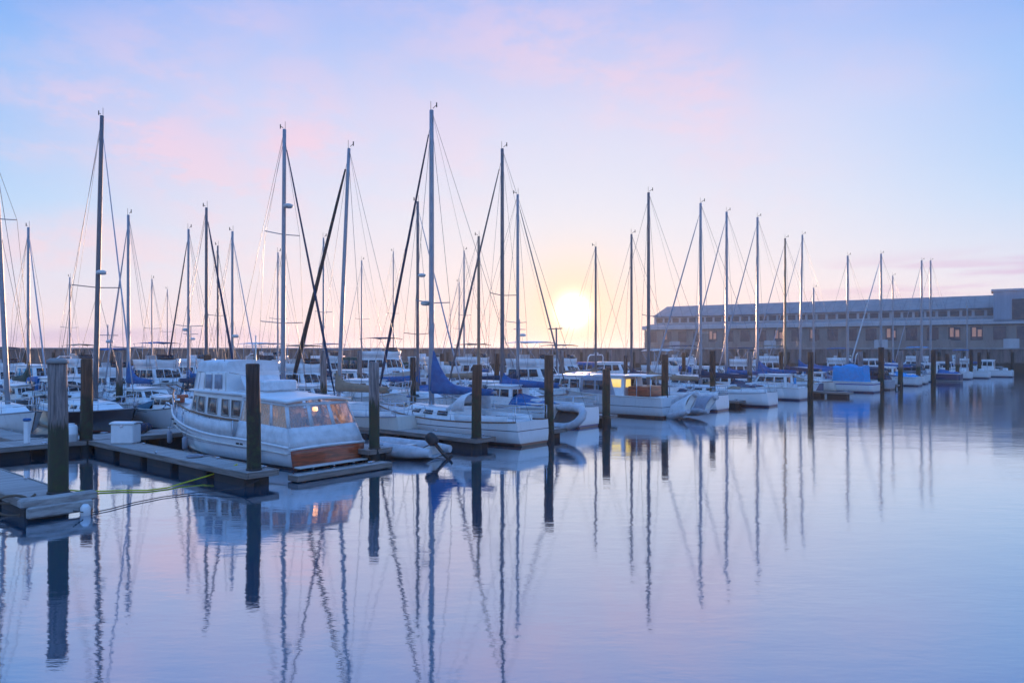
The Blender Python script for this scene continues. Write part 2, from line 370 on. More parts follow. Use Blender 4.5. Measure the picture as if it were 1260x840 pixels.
def tag(o, label=None, cat=None, group=None, kind=None):
    if label: o['label'] = label
    if cat: o['category'] = cat
    if group: o['group'] = group
    if kind: o['kind'] = kind
    return o
def thing(name, label, cat, loc, rz=0.0, group=None):
    o = bpy.data.objects.new(name, None); col.objects.link(o); o.location = loc; o.rotation_euler = (0, 0, rz); o.empty_display_size = .2
    return tag(o, label, cat, group)
def copy_tree(o, parent=None):
    c = o.copy(); col.objects.link(c); c.parent = parent
    for ch in list(o.children): copy_tree(ch, c)
    return c
def at(px, D): return ((px-CX)*D/FP, D)               # bearing and distance measured from the viewpoint
def lerp(a, b, t): return a+(b-a)*t
ROWU = Vector((.65, .76)); ROWV = Vector((-.76, .65)); Q0 = Vector((-8.2, 23.5))
def row(u, v): p = Q0+ROWU*u+ROWV*v; return (p.x, p.y)
IN = math.atan2(.65, -.76)                             # bows pointing in towards the walkway
OUT = IN+math.pi

# ------------------------------------------------------------------ hull forms
class Hull:
    def __init__(s, L, B, zs, zm, zb, tw=.7, kind='sail', rake=.9, over=.5):
        s.L, s.B, s.zs, s.zm, s.zb, s.tw, s.kind, s.rake, s.over = L, B, zs, zm, zb, tw, kind, rake, over
    def t(s, x): return max(0, min(1, x/s.L+.5))
    def b(s, x):
        t = s.t(x); k = .42
        if t < k: q = (k-t)/k; return s.B/2*(1-(1-s.tw)*q*q)
        q = (t-k)/(1-k); p = 2.1 if s.kind == 'sail' else 2.6
        return max(.03, s.B/2*(1-q**p))
    def z(s, x):
        t = s.t(x); tm = .35
        if t < tm: return s.zm+(s.zs-s.zm)*((tm-t)/tm)**2
        return s.zm+(s.zb-s.zm)*((t-tm)/(1-tm))**1.8
    def rings(s, n=22):
        out = []
        for i in range(n+1):
            u = i/n; t = 1-(1-u)**1.25 if u < 1 else 1
            x = (t-.5)*s.L; b = s.b(x); z = s.z(x)
            q = max(0, (t-.45)/.55)
            if s.kind == 'sail':
                ym = [1, .995, .97, .90, .72, .40, .0]; yb = [1, .84, .66, .48, .28, .12, 0]
            else:
                ym = [1, .985, .95, .91, .80, .42, .0]; yb = [1, .78, .58, .42, .26, .12, 0]
            zf = [1, .72, .42, .16, None, None, None]; zl = [0, 0, 0, 0, -.10, -.26, -.38]
            P = []
            for k in range(7):
                yy = b*lerp(ym[k], yb[k], q**1.3); zz = z*zf[k] if zf[k] is not None else zl[k]
                fr = 1-max(0, zz)/z
                xx = x-s.rake*(fr**1.1)*max(0, (t-.55)/.45)**2+s.over*fr*max(0, (.35-t)/.35)**2
                P.append((xx, yy, zz))
            ring = P+[(p[0], -p[1], p[2]) for p in reversed(P[:-1])]
            out.append(ring)
        return out
    def make(s, m, parent, deckm, rail=.04, railm=None, camber=.05, bul=.04):
        mb = MB(); mb.loft(s.rings(), closed=False, cap0=True, cap1=False); h = mb.build('hull', m, parent)
        def dk(u, v):
            x = (u-.5)*s.L*.985-.01; y = (v*2-1)*(s.b(x)-.03); return (x, y, s.z(x)-bul+camber*(1-(v*2-1)**2))
        d = MB().sheet(dk, 18, 6, .02).build('deck', deckm, parent)
        if rail:
            mr = MB()
            for sg in (-1, 1): mr.tube([((k/16-.5)*s.L*.99, sg*s.b((k/16-.5)*s.L*.99), s.z((k/16-.5)*s.L*.99)) for k in range(17)], rail, 5)
            mr.build('toe_rail', railm or M_teak, parent)
        return h
    def rails(s, parent, h=.6, x0=None, x1=None, pulpit=True, pushpit=True):
        x0 = -s.L*.48 if x0 is None else x0; x1 = s.L*.47 if x1 is None else x1
        mb = MB(); n = max(3, int((x1-x0)/1.6)); r = .014
        for sg in (-1, 1):
            xs = [lerp(x0, x1, k/n) for k in range(n+1)]
            for x in xs: mb.tube([(x, sg*(s.b(x)-.05), s.z(x)), (x, sg*(s.b(x)-.05), s.z(x)+h)], r, 5)
            for hh in (h, h*.52): mb.tube([(x, sg*(s.b(x)-.05), s.z(x)+hh) for x in xs], .010, 4)
        mb.build('guard_rail', M_steel, parent)
        if pulpit:
            mb = MB(); xa = s.L*.36; xb = s.L*.5+.05
            for hh in (h+.05, h*.5):
                mb.tube([(xa, s.b(xa)-.05, s.z(xa)+hh), (s.L*.44, s.b(s.L*.44), s.z(s.L*.44)+hh), (xb, .12, s.z(xb)+hh+.03), (xb, -.12, s.z(xb)+hh+.03), (s.L*.44, -s.b(s.L*.44), s.z(s.L*.44)+hh), (xa, -s.b(xa)+.05, s.z(xa)+hh)], .018, 5)
            for sg in (-1, 1): mb.tube([(xb-.1, sg*.11, s.z(xb)), (xb, sg*.12, s.z(xb)+h+.07)], .016, 5)
            mb.build('pulpit', M_steel, parent)
        if pushpit:
            mb = MB(); xa = -s.L*.40; xb = -s.L*.5+.08
            for hh in (h+.05, h*.5):
                mb.tube([(xa, s.b(xa)-.05, s.z(xa)+hh), (xb, s.b(xb)-.05, s.z(xb)+hh), (xb, -s.b(xb)+.05, s.z(xb)+hh), (xa, -s.b(xa)+.05, s.z(xa)+hh)], .018, 5)
            for sg in (-.35, .35): mb.tube([(xb, sg*s.B, s.z(xb)), (xb, sg*s.B, s.z(xb)+h+.05)], .016, 5)
            mb.build('pushpit', M_steel, parent)

class Cabin:
    """a house lofted along x: wf(x) half width, zb(x) base, zt(s) roof edge height"""
    def __init__(s, x0, x1, wf, zb, zt, inset=.12, camber=.06, rf=.5, ra=.1, rr=.06):
        s.x0, s.x1, s.wf, s.zb, s.zt, s.inset, s.camber, s.rf, s.ra, s.rr = x0, x1, wf, zb, zt, inset, camber, rf, ra, rr
    def pt(s, q, t, sg, off=0.0):
        x = lerp(s.x0, s.x1, q); wv = s.wf(x)*(1-s.inset*t)+off
        z = lerp(s.zb(x), s.zt(q), t)
        return Vector((x-s.rf*t*q**2.5+s.ra*t*(1-q)**2.5, sg*wv, z))
    def end(s, q, t, y, off=0.0):
        a = s.pt(q, t, 1); return Vector((a.x+(off if q > .5 else -off), y*a.y, a.z))
    def make(s, m, parent, name='cabin', roofm=None, over=.0, n=14):
        rings = []
        for i in range(n+1):
            q = i/n; P = [s.pt(q, 0, 1), s.pt(q, .5, 1), s.pt(q, .96, 1)]
            top = s.pt(q, 1, 1); P.append(Vector((top.x, top.y-s.rr, top.z+.02)))
            for k in (.6, .3, 0.0): P.append(Vector((top.x, (top.y-s.rr)*k, top.z+.02+s.camber*(1-k*k))))
            r = P+[Vector((p.x, -p.y, p.z)) for p in reversed(P[:-1])]
            rings.append(r)
        o = MB().loft(rings, closed=False).build(name, m, parent)
        if roofm:
            def rf(u, v):
                q = u; top = s.pt(q, 1, 1); y = (v*2-1)
                return (lerp(top.x-over, top.x+over, u), y*(top.y+over*.6), top.z+.05+s.camber*(1-y*y))
            mb = MB(); mb.sheet(lambda u, v: rf(u, v), 10, 8, .06); mb.build('roof', roofm, parent)
        return o
    def window(s, parent, sg, q0, q1, t0, t1, m=None, name='window', fr=None):
        mb = MB()
        f = (lambda u, v: s.pt(lerp(q0, q1, u), lerp(t0, t1, v), sg, .016))
        mb.sheet(f, 3, 1, .012*sg); return mb.build(name, m or M_glass, parent)
    def ewindow(s, parent, q, y0, y1, t0, t1, m=None, name='windscreen'):
        mb = MB(); mb.sheet(lambda u, v: s.end(q, lerp(t0, t1, v), lerp(y0, y1, u), .02), 2, 1, .012*(1 if q > .5 else -1)); return mb.build(name, m or M_glass, parent)

# ------------------------------------------------------------------ sailboat
def sailboat(px, D, H, L=10.0, rz=IN, hull='white', cover=None, label='', spar=None, jib=True, jibm=None, radar=None, spr=(.5,), lean=0.0,
             rakex=0.0, dodger=None, cabm=None, thin=1.0, stay_frac=.97, dets=True, jr=.055, bimini=None, B=None, loc=None, riser=0, vane=True, mastx=.06):
    B = B or L*.30
    x, y = loc or at(px, D)
    mx = L*mastx
    c, s_ = math.cos(rz), math.sin(rz)
    t = thing('sailboat', label, 'sailboat', (x-mx*c, y-mx*s_, 0), rz, 'sailboats berthed in the marina')
    hb = Hull(L, B, .95+.012*L, .85+.01*L, 1.15+.02*L, tw=.62+.1*random.random(), rake=.09*L, over=.05*L*random.choice((1, -.2)))
    hb.make(HULLS[hull], t, M_deck, rail=.035, railm=random.choice((M_teak, M_alu)))
    if dets: hb.rails(t)
    cb = Cabin(-L*.14, L*.27, lambda q: hb.b(q)*.62 if q < L*.1 else hb.b(q)*(.62-.10*(q-L*.1)/(L*.17)), lambda q: hb.z(q)-.03, lambda q: hb.z(lerp(-L*.14, L*.27, q))+lerp(.50, .30, q), .16, .08, .8, .05)
    cm = cabm or M_gel; ch = cb.make(cm, t)
    for sg in (-1, 1):
        for k in range(3): cb.window(ch, sg, .12+.24*k, .28+.24*k, .35, .78)
    # cockpit coaming and wheel pedestal
    mb = MB()
    for sg in (-1, 1): mb.sheet(lambda u, v, sg=sg: (lerp(-L*.43, -L*.15, u), sg*(hb.b(lerp(-L*.43, -L*.15, u))*.66), hb.z(-L*.3)-.05+v*.32), 6, 1, .07*sg)
    mb.build('coaming', M_gel, t)
    zc = hb.z(mx)+.42
    # mast
    spar = spar or M_alu; zt = H
    top = Vector((mx+rakex, lean, zt))
    ax = lambda f: Vector((mx+rakex*f, lean*f, lerp(zc-.3, zt, f)))
    mr = .085*thin+.002*H
    ms = MB().tube([ax(k/6) for k in range(7)], [mr*(1-.25*(k/6)**2) for k in range(7)], 8, sq=1.35).build('mast', spar, t)
    for f in spr:
        p = ax(f); mb = MB(); wv = B*.38*(1.15-f*.5)
        mb.tube([p+Vector((-.12, -wv, .08)), p, p+Vector((-.12, wv, .08))], .026, 5); mb.build('spreader', spar, ms)
    if vane:
        mb = MB(); mb.tube([top+Vector((0, .05, 0)), top+Vector((0, .05, .45))], .012, 4); mb.tube([top+Vector((-.05, -.05, .1)), top+Vector((-.32, -.05, .22))], .02, 4); mb.tube([top+Vector((-.32, -.05, .10)), top+Vector((-.32, -.05, .34))], .03, 4)
        mb.build('wind_vane', M_black, ms)
    if radar:
        p = ax(radar); mb = MB(); mb.tube([p+Vector((.12, 0, 0)), p+Vector((.42, 0, 0))], .03, 5); mb.tube([p+Vector((.42, 0, z)) for z in (-.11, -.06, .06, .12)], [.17, .26, .26, .14], 12); mb.build('radar_dome', M_gel2, ms)
    # boom and cover
    bl = L*.40; zb_ = zc+.75
    mb = MB(); mb.tube([(mx-.05, 0, zb_), (mx-bl, 0, zb_+.06)], .065, 6, sq=1.3); bo = mb.build('boom', spar, t)
    if cover:
        rings = []
        for k in range(13):
            f = k/12; xx = mx+.12-f*(bl-.05); up = lerp(.52, .16, f**.5)+(riser*max(0, 1-f/.45)**2.0 if riser else .45*max(0, 1-f/.12))
            zz = zb_+.04*f; ww = .21*(1-.55*f)*(1 if k not in (0, 12) else .6); wb = .02*math.sin(k*2.3)
            rings.append([(xx, ww*.55, zz-.14), (xx, ww, zz+.02+wb), (xx, ww*.75, zz+up*.6), (xx, .05, zz+up), (xx, -.05, zz+up), (xx, -ww*.75, zz+up*.6), (xx, -ww, zz+.02-wb), (xx, -ww*.55, zz-.14)])
        MB().loft(rings).build('sail_cover', cover, t)
    # rigging
    bx = L*.5-.05; bz = hb.z(bx)
    ft = ax(stay_frac); fb = Vector((bx, 0, bz))
    mb = MB(); mb.tube([ft, fb], .012*1.2, 4); mb.build('forestay', M_wire, t)
    if jib:
        a = fb.lerp(ft, .04); b = fb.lerp(ft, .95); mb = MB()
        mb.tube([a.lerp(b, k/8) for k in range(9)], [jr*.6, jr*1.15, jr*1.2, jr*1.1, jr, jr*.9, jr*.8, jr*.7, jr*.45], 6)
        mb.tube([fb+Vector((0, 0, .08)), fb.lerp(ft, .02)], .09, 8); mb.build('furled_jib', jibm or M_sail, t)
    mb = MB(); mb.tube([top, (-L*.49, 0, hb.z(-L*.49))], .013, 4); mb.build('backstay', M_wire, t)
    for sg in (-1, 1):
        mb = MB(); f = (spr or (.5,))[-1]; p = ax(f); wv = B*.38*(1.15-f*.5)
        ch_ = Vector((mx-.1, sg*(hb.b(mx)-.06), hb.z(mx)))
        mb.tube([ax(.97), p+Vector((-.12, sg*wv, .08)), ch_], .011, 4); mb.tube([ax(f*.97), ch_+Vector((.35, 0, 0))], .010, 4)
        mb.build('shroud', M_wire, t)
    mb = MB(); mb.tube([(mx-bl, 0, zb_+.06), top], .008, 4); mb.build('topping_lift', M_wire, t)
    if dodger:
        dx_ = -L*.17; wv = hb.b(dx_)*.62; z0 = hb.z(dx_)+.42
        def dg(u, v):
            a = math.pi*v; return (dx_+.1+lerp(.95, -.35, u)*1.0, math.cos(a)*wv*(1-.1*(1-u)), z0+(.12+.75*min(1, u*1.5))*math.sin(a)**.45)
        dgo = MB().sheet(dg, 5, 12, .012).build('dodger', dodger, t)
        MB().sheet(lambda u, v: Vector(dg(.12+.42*u, .30+.40*v))+Vector((.02, 0, .02)), 2, 4, .008).build('window', M_glass, dgo)
    if bimini:
        z1 = hb.z(-L*.3)+1.95; wv = hb.b(-L*.3)*.7
        MB().sheet(lambda u, v: (lerp(-L*.42, -L*.2, u), (v*2-1)*wv, z1+.12*(1-(2*v-1)**2)-.05*(2*u-1)**2), 6, 6, .02).build('bimini', bimini, t)
        mb = MB()
        for xx in (-L*.41, -L*.21):
            for sg in (-1, 1): mb.tube([(-L*.31, sg*wv, z1-1.9), (xx, sg*wv*.98, z1)], .014, 5)
        mb.build('bimini_frame', M_steel, t)
    return t

# ------------------------------------------------------------------ motor cruiser
def cruiser(px, D, L=9.0, rz=IN, hull='white', label='', cat='motorboat', fly=False, bim=None, hard=None, cover=None, win=None, arch=False, radar=False,
            aft=None, rail=True, hh=1.25, q0=-.16, q1=.20, loc=None, outb=False, cabm=None, tall=1.0, mastpole=False, hardroof=None, name='motorboat', B=None):
    B = B or L*.33
    x, y = loc or at(px, D)
    t = thing(name, label, cat, (x, y, 0), rz, 'motorboats berthed in the marina')
    hb = Hull(L, B, .95*tall+.01*L, 1.0*tall+.01*L, 1.45*tall+.02*L, tw=.88, kind='motor', rake=.10*L, over=-.02)
    hb.make(HULLS[hull], t, M_deck, rail=.045, railm=M_gel2)
    if rail: hb.rails(t, .62, x0=-L*.05, pushpit=False)
    cb = Cabin(L*q0, L*q1, lambda q: hb.b(q)*.76, lambda q: hb.z(q)-.04, lambda q: hb.z(0)+hh, .14, .07, .75, .05)
    ch = cb.make(cabm or M_gel, t, roofm=hardroof or M_gel, over=.12)
    nw = 3 if L*(q1-q0) > 2.6 else 2
    for sg in (-1, 1):
        for k in range(nw): cb.window(ch, sg, .07+k*.88/nw, .07+(k+.84)*.88/nw, .46, .86, win)
    for k in range(3): cb.ewindow(ch, 1, -.88+k*.6, -.88+k*.6+.54, .42, .88)
    cb.ewindow(ch, 0, -.2, .25, .02, .86, M_varn if random.random() < .4 else M_glass, 'door')
    cb.ewindow(ch, 0, .34, .84, .46, .86, win, 'window')
    # raised foredeck trunk
    tb = Cabin(L*q1-.1, L*.38, lambda q: hb.b(q)*.60, lambda q: hb.z(q)-.03, lambda q: hb.z(L*.3)+.30, .18, .08, .5, 0)
    tr = tb.make(cabm or M_gel, t, 'trunk_cabin')
    for sg in (-1, 1): tb.window(tr, sg, .15, .6, .35, .75)
    zr = hb.z(0)+hh+.09; wv = hb.b(0)*.66
    if fly:
        xa, xb_ = L*q0+.05, L*q1-.75
        fc = Cabin(xa, xb_, lambda q: wv*(1-.15*max(0, (q-xa)/(xb_-xa)-.6)), lambda q: zr-.05, lambda q: zr+.55, -.06, 0, -.15, 0)
        rings = []
        mb = MB()
        pts = [(xa, wv), (xb_-.3, wv*.96), (xb_, wv*.7), (xb_, -wv*.7), (xb_-.3, -wv*.96), (xa, -wv)]
        for k in range(5):
            (ax_, ay), (bx_, by) = pts[k], pts[k+1]
            o_ = 1.06; mb.sheet(lambda u, v, ax_=ax_, ay=ay, bx_=bx_, by=by: (lerp(ax_, bx_, u)*(1+.04*v), lerp(ay, by, u)*(1+.06*v), zr-.04+v*.58), 1, 1, .04)
        fo = mb.build('flybridge', M_gel, t)
        mb = MB(); mb.sheet(lambda u, v: (xb_-.05+.18*math.cos((v-.5)*2)*1-.2*u, (v*2-1)*wv*.62, zr+.52+u*.38), 1, 5, .012); mb.build('windscreen', M_glass, fo)
        mb = MB(); mb.box((lerp(xa, xb_, .35), 0, zr+.28), (.5, wv*1.1, .5), .05); mb.box((lerp(xa, xb_, .35)-.22, 0, zr+.62), (.12, wv*1.1, .5), .04); mb.build('helm_seat', M_wcan, fo)
    z1 = zr+(1.85 if fly else 0)
    if bim and fly:
        xa, xb_ = L*q0-.1, L*q1-.7
        MB().sheet(lambda u, v: (lerp(xa, xb_, u), (v*2-1)*wv*1.02, z1+.12*(1-(2*v-1)**2)-.06*(2*u-1)**2), 6, 6, .02).build('bimini', bim, t)
        mb = MB()
        for xx in (xa+.05, (xa+xb_)/2, xb_-.05):
            for sg in (-1, 1): mb.tube([((xa+xb_)/2, sg*wv, zr), (xx, sg*wv, z1)], .016, 5)
        mb.build('bimini_frame', M_steel, t)
    if aft:      # canvas enclosure over the cockpit
        xa, xb_ = -L*.47, L*q0+.06; za = hb.z(xa)
        ac = Cabin(xa, xb_, lambda q: hb.b(q)*.86, lambda q: hb.z(q), lambda q: hb.z(0)+hh-.02, .14, .06, 0, .55)
        ao = ac.make(aft, t, 'cockpit_enclosure')
        for sg in (-1, 1):
            for k in range(2): ac.window(ao, sg, .22+.38*k, .54+.38*k, .40, .85)
        for k in range(2): ac.ewindow(ao, 0, -.85+.9*k, -.05+.9*k, .40, .85, None, 'window')
    else:
        mb = MB()
        mb.sheet(lambda u, v: (-L*.47, (u*2-1)*hb.b(-L*.47)*.9, hb.z(-L*.47)-.05+.16*v), 4, 1, .07); mb.box((-L*.36, 0, hb.z(-L*.3)+.18), (.6, B*.5, .42), .05)
        mb.build('cockpit_bench', M_wcan, t)
    if cover:    # taut cover over foredeck or cockpit
        xa, xb_ = -L*.48, L*q0
        MB().sheet(lambda u, v: (lerp(xa, xb_, u), (v*2-1)*hb.b(lerp(xa, xb_, u))*1.01, hb.z(lerp(xa, xb_, u))-.12+.75*(1-abs(v*2-1)**2.4)*(.45+.55*u)), 8, 10, .015).build('cockpit_cover', cover, t)
    if arch:
        xa = -L*.22; mb = MB(); wv2 = hb.b(xa)*.9; zt_ = zr+.75
        mb.tube([(xa-.3, wv2, hb.z(xa)), (xa, wv2*.95, zt_-.25), (xa+.05, wv2*.75, zt_), (xa+.05, -wv2*.75, zt_), (xa, -wv2*.95, zt_-.25), (xa-.3, -wv2, hb.z(xa))], .07, 6); ar = mb.build('radar_arch', M_gel, t)
        MB().tube([(xa+.05, 0, zt_+z) for z in (.05, .1, .22, .28)], [.16, .26, .26, .14], 12).build('radar_dome', M_gel2, ar)
    if mastpole:
        zm = (z1 if fly else zr); mb = MB(); mb.tube([(L*q0+.4, 0, zr), (L*q0+.4, 0, zm+1.9)], .045, 6); po = mb.build('signal_mast', M_alu, t)
        mb = MB(); mb.tube([(L*q0+.4, -.75, zm+1.1), (L*q0+.4, .75, zm+1.1)], .03, 5); mb.build('spreader', M_alu, po)
        MB().tube([(L*q0+.75, 0, zm+z) for z in (.5, .55, .68, .74)], [.16, .26, .26, .14], 12).build('radar_dome', M_gel2, po)
    mb = MB(); mb.tube([(L*q0+.3, wv*.6, zr), (L*q0+.1, wv*.62, zr+2.3)], .011, 4); mb.build('antenna', M_wire, t)
    if outb: outboard(t, (-L*.5-.2, 0, .55), 1.2)
    return t

def outboard(parent, loc, k=1.0, tilt=0.0):
    m = MB(); x, y, z = 0, 0, 0
    rings = []
    for f, wx, wy, dx_ in ((0, .13, .10, 0), (.06, .21, .14, 0), (.30, .22, .15, .02), (.42, .17, .12, .03), (.46, .10, .07, .03)):
        rings.append([(x+dx_*k+wx*k*math.cos(a*math.pi/5), y+wy*k*math.sin(a*math.pi/5), z+f*k) for a in range(10)])
    m.loft(rings); m.tube([(x, y, z+.02), (x-.02*k, y, z-.45*k), (x-.06*k, y, z-.70*k)], .065*k, 7)
    m.box((x-.10*k, y, z-.70*k), (.34*k, .05*k, .10*k), .02)
    o = m.build('outboard_motor', M_black, parent); o.location = loc; o.rotation_euler = (0, tilt, 0)
    MB().tube([(x+.1*k, y, z+.12*k), (x+.55*k, y+.02, z+.24*k)], .022, 5).build('tiller', M_black, o)
    return o

def dinghy(loc, rz, label, L=3.0, m=None, motor=True, tilt=(0, 0), cov=None, grp='small tenders tied among the berths', thwart=True, floor=None, r=.21):
    t = thing('inflatable_dinghy', label, 'dinghy', loc, rz, grp); t.rotation_euler = (tilt[0], tilt[1], rz)
    wv = L*.23; m = m or M_hyp
    pts = [(-L*.5, wv, .24), (-L*.2, wv, .24), (L*.1, wv, .26), (L*.28, wv*.85, .31), (L*.40, wv*.5, .36), (L*.45, 0, .39), (L*.40, -wv*.5, .36), (L*.28, -wv*.85, .31), (L*.1, -wv, .26), (-L*.2, -wv, .24), (-L*.5, -wv, .24)]
    MB().tube(pts, [r*.55]+[r]*9+[r*.55], 10).build('buoyancy_tube', m, t)
    MB().sheet(lambda u, v: (lerp(-L*.42, L*.36, u), (v*2-1)*wv*(1-.5*u**3), .10+.1*u*u-.12*(1-abs(v*2-1))), 6, 4, .03).build('floor', floor or M_hyp, t)
    MB().box((-L*.40, 0, .26), (.05, wv*1.7, .34), .01).build('transom', M_gel2, t)
    if thwart: MB().box((-.05, 0, .38), (.26, wv*1.9, .04), .01).build('thwart', M_gel2, t)
    if motor: outboard(t, (-L*.40-.10, 0, .50), 1.15, tilt=R(42))
    if cov: MB().sheet(lambda u, v: (lerp(-L*.44, L*.46, u), (v*2-1)*(wv+.2)*(1-.75*u**4), .30+.26*(1-abs(v*2-1)**2)*(1-.3*u)), 8, 8, .015).build('cover', cov, t)
    return t

# ================================================================== SETTING
tag(MB().sheet(lambda u, v: (lerp(-1500, 1500, u), lerp(-300, 2000, v), 0), 2, 2, 0).build('water', M_water), kind='structure')

# breakwater: concrete sheet wall with a cap and regular king piles
def wall_mat():
    m = bpy.data.materials.new('breakwater_concrete'); m.use_nodes = True; t = NT(m.node_tree); t.t.nodes.clear()
    b = t.n('ShaderNodeBsdfPrincipled'); o = t.n('ShaderNodeOutputMaterial'); t.l(b.outputs[0], o.inputs[0])
    co = t.n('ShaderNodeTexCoord'); g = t.noise(t.vmul(co.outputs['Object'], (1.6, 1.6, .25)), 1.0, 6, .65)
    c = t.mix(t.sstep(g, .35, .7), (.20, .175, .165), (.085, .072, .068))
    sp = t.n('ShaderNodeSeparateXYZ'); t.l(co.outputs['Object'], sp.inputs[0])
    c = t.mix(t.sstep(t.math('ADD', sp.outputs[2], g), 2.6, 2.2), c, (.03, .032, .024))
    t.l(c, b.inputs['Base Color']); b.inputs['Roughness'].default_value = .9; return m
bw = thing('breakwater', 'long low concrete breakwater wall closing the marina behind all the boats', 'breakwater', (0, 138, 0), R(4))
MB().box((-40, 0, 2.1), (420, .5, 4.9), .02).build('wall', wall_mat(), bw)
mb = MB(); mb.box((-40, 0, 4.68), (420, .9, .28), .03); mb.build('cap', M_conc, bw)
kp = MB().box((0, 0, 0), (.42, .34, 4.8), .03).build('king_pile', wall_mat(), bw); kp.location = (-112, -.42, 2.1)
for k in range(1, 43):
    c = kp.copy(); col.objects.link(c); c.parent = bw; c.location = (-112+k*5, -.42, 2.1)

# long pier shed beyond the breakwater
def shed_mat(name, c, c2, lines=0):
    m = bpy.data.materials.new(name); m.use_nodes = True; t = NT(m.node_tree); t.t.nodes.clear()
    b = t.n('ShaderNodeBsdfPrincipled'); o = t.n('ShaderNodeOutputMaterial'); t.l(b.outputs[0], o.inputs[0])
    co = t.n('ShaderNodeTexCoord'); g = t.noise(t.vmul(co.outputs['Object'], (.5, .5, .12)), 1.0, 6, .65)
    cc = t.mix(t.sstep(g, .35, .7), c, c2)
    if lines:
        sp = t.n('ShaderNodeSeparateXYZ'); t.l(co.outputs['Object'], sp.inputs[0])
        fr = t.math('FRACT', t.math('DIVIDE', sp.outputs[0], lines)); cc = t.mix(t.math('MULTIPLY', t.math('LESS_THAN', fr, .1), .35), cc, tuple(x*.6 for x in c2))
    t.l(cc, b.inputs['Base Color']); b.inputs['Roughness'].default_value = .85; MATS[name] = m; return m
M_sh_wall = shed_mat('shed_stucco', (.30, .25, .22), (.20, .165, .15))
M_sh_light = shed_mat('shed_pale_trim', (.50, .49, .50), (.40, .39, .41))
M_sh_roof = shed_mat('shed_roofing', (.30, .27, .27), (.22, .20, .20), 3.0)
M_sh_blue = shed_mat('shed_blue_gable', (.36, .40, .46), (.28, .31, .37), .6)
M_shwin = mat('shed_window', (.10, .09, .10), .12, nscale=.5, c2=(.04, .045, .06))
M_shglow = mat('shed_sunset_reflection', (.4, .25, .15), .3, emit=(s2l((225, 160, 150)), .24))  # sunset reflection painted as a faint pink emission
PL = Vector((38.5, 215)); PR = Vector((114, 165)); dv = (PR-PL).normalized()
shed = thing('pier_shed', 'long two level pier warehouse with clerestory windows behind the far masts', 'warehouse', (PL.x, PL.y, 0), math.atan2(dv.y, dv.x))
LEN = 150.0; XR = 80.0     # local x along the front, y away from the viewer, z up
MB().box((LEN/2, 17, 2.75), (LEN+6, 42, 1.0), .05).build('pier_deck', M_conc, shed)
pk = MB().tube([(0, 0, -1), (0, 0, 2.3)], .24, 8).build('pier_pile', P_dark, shed); pk.location = (-1, -3.4, 0)
for k in range(1, 96):
    c = pk.copy(); col.objects.link(c); c.parent = shed; c.location = ((k//2)*2.6-1, -3.4+(k % 2)*3, 0)
MB().box((LEN/2, 17, 6.9), (LEN, 34, 7.3), .02).build('lower_wall', M_sh_wall, shed)
wl = bpy.data.objects
mb = MB(); mb.box((LEN/2, 17, 10.9), (LEN+1.0, 35, 1.1), .05); mb.build('eave_band', M_sh_light, shed)
MB().loft([[(0, 0, 11.45), (LEN, 0, 11.45), (LEN, 6, 12.2), (0, 6, 12.2)], [(0, 34, 11.45), (LEN, 34, 11.45), (LEN, 28, 12.2), (0, 28, 12.2)]], smooth=False).build('low_roof', M_sh_roof, shed)
up = MB().box((LEN/2, 17, 13.2), (LEN-1, 22, 2.4), .02).build('clerestory', M_sh_light, shed)
rf = MB().loft([[(.2, 5.2, 14.3), (.2, 17, 18.0), (.2, 28.8, 14.3)], [(LEN-.2, 5.2, 14.3), (LEN-.2, 17, 18.0), (LEN-.2, 28.8, 14.3)]], smooth=False).build('upper_roof', M_sh_roof, shed)
for k in range(58):
    if 2+k*2.5 < LEN-2: MB().box((2.2+k*2.5, 5.97, 13.2), (1.9, .1, 1.3), .02).build('clerestory_window', M_shwin, shed)
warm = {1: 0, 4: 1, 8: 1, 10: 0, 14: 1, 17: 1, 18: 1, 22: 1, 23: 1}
for k in range(30):
    xw = 2.6+k*4.4
    wd = MB().box((xw, -.03, 8.3), (2.4, .12, 3.0), .02).build('window', M_shwin, shed)
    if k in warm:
        for j in range(1+warm[k]): MB().box((xw-.5+j*1.1, -.11, 8.6-j*.25), (.75, .05, 2.1-.5*j), .02).build('sunset_reflection_pane', M_shglow, wd)  # glowing slabs standing in for the sunset mirrored in the glass
    if k % 3 == 1: MB().box((xw+2.2, -.05, 5.2), (3.0, .1, 3.6), .02).build('freight_door', M_sh_light if k % 2 else M_sh_wall, shed)
gb = MB().box((98.5, 2.0, 14.35), (27, 5.0, 7.0), .05).build('pavilion', M_sh_blue, shed)
MB().loft([[(84.6, -.7, 17.75), (84.6, 2, 18.4), (84.6, 8, 17.75)], [(112.4, -.7, 17.75), (112.4, 2, 18.4), (112.4, 8, 17.75)]], smooth=False).build('roof', M_sh_roof, gb)
MB().box((90.6, -.53, 13.6), (4.2, .12, 4.6), .03).build('window', M_shwin, gb)

# morning air over the basin
hm = bpy.data.materials.new('harbour_haze'); hm.use_nodes = True; ht = NT(hm.node_tree); ht.t.nodes.clear()
pv = ht.n('ShaderNodeVolumePrincipled'); pv.inputs['Color'].default_value = (.92, .93, .96, 1); pv.inputs['Density'].default_value = .00038; pv.inputs['Anisotropy'].default_value = .45
ho = ht.n('ShaderNodeOutputMaterial'); ht.l(pv.outputs[0], ho.inputs['Volume'])
tag(MB().box((0, 850, 11), (3100, 2400, 26), .5).build('haze', hm), kind='stuff')

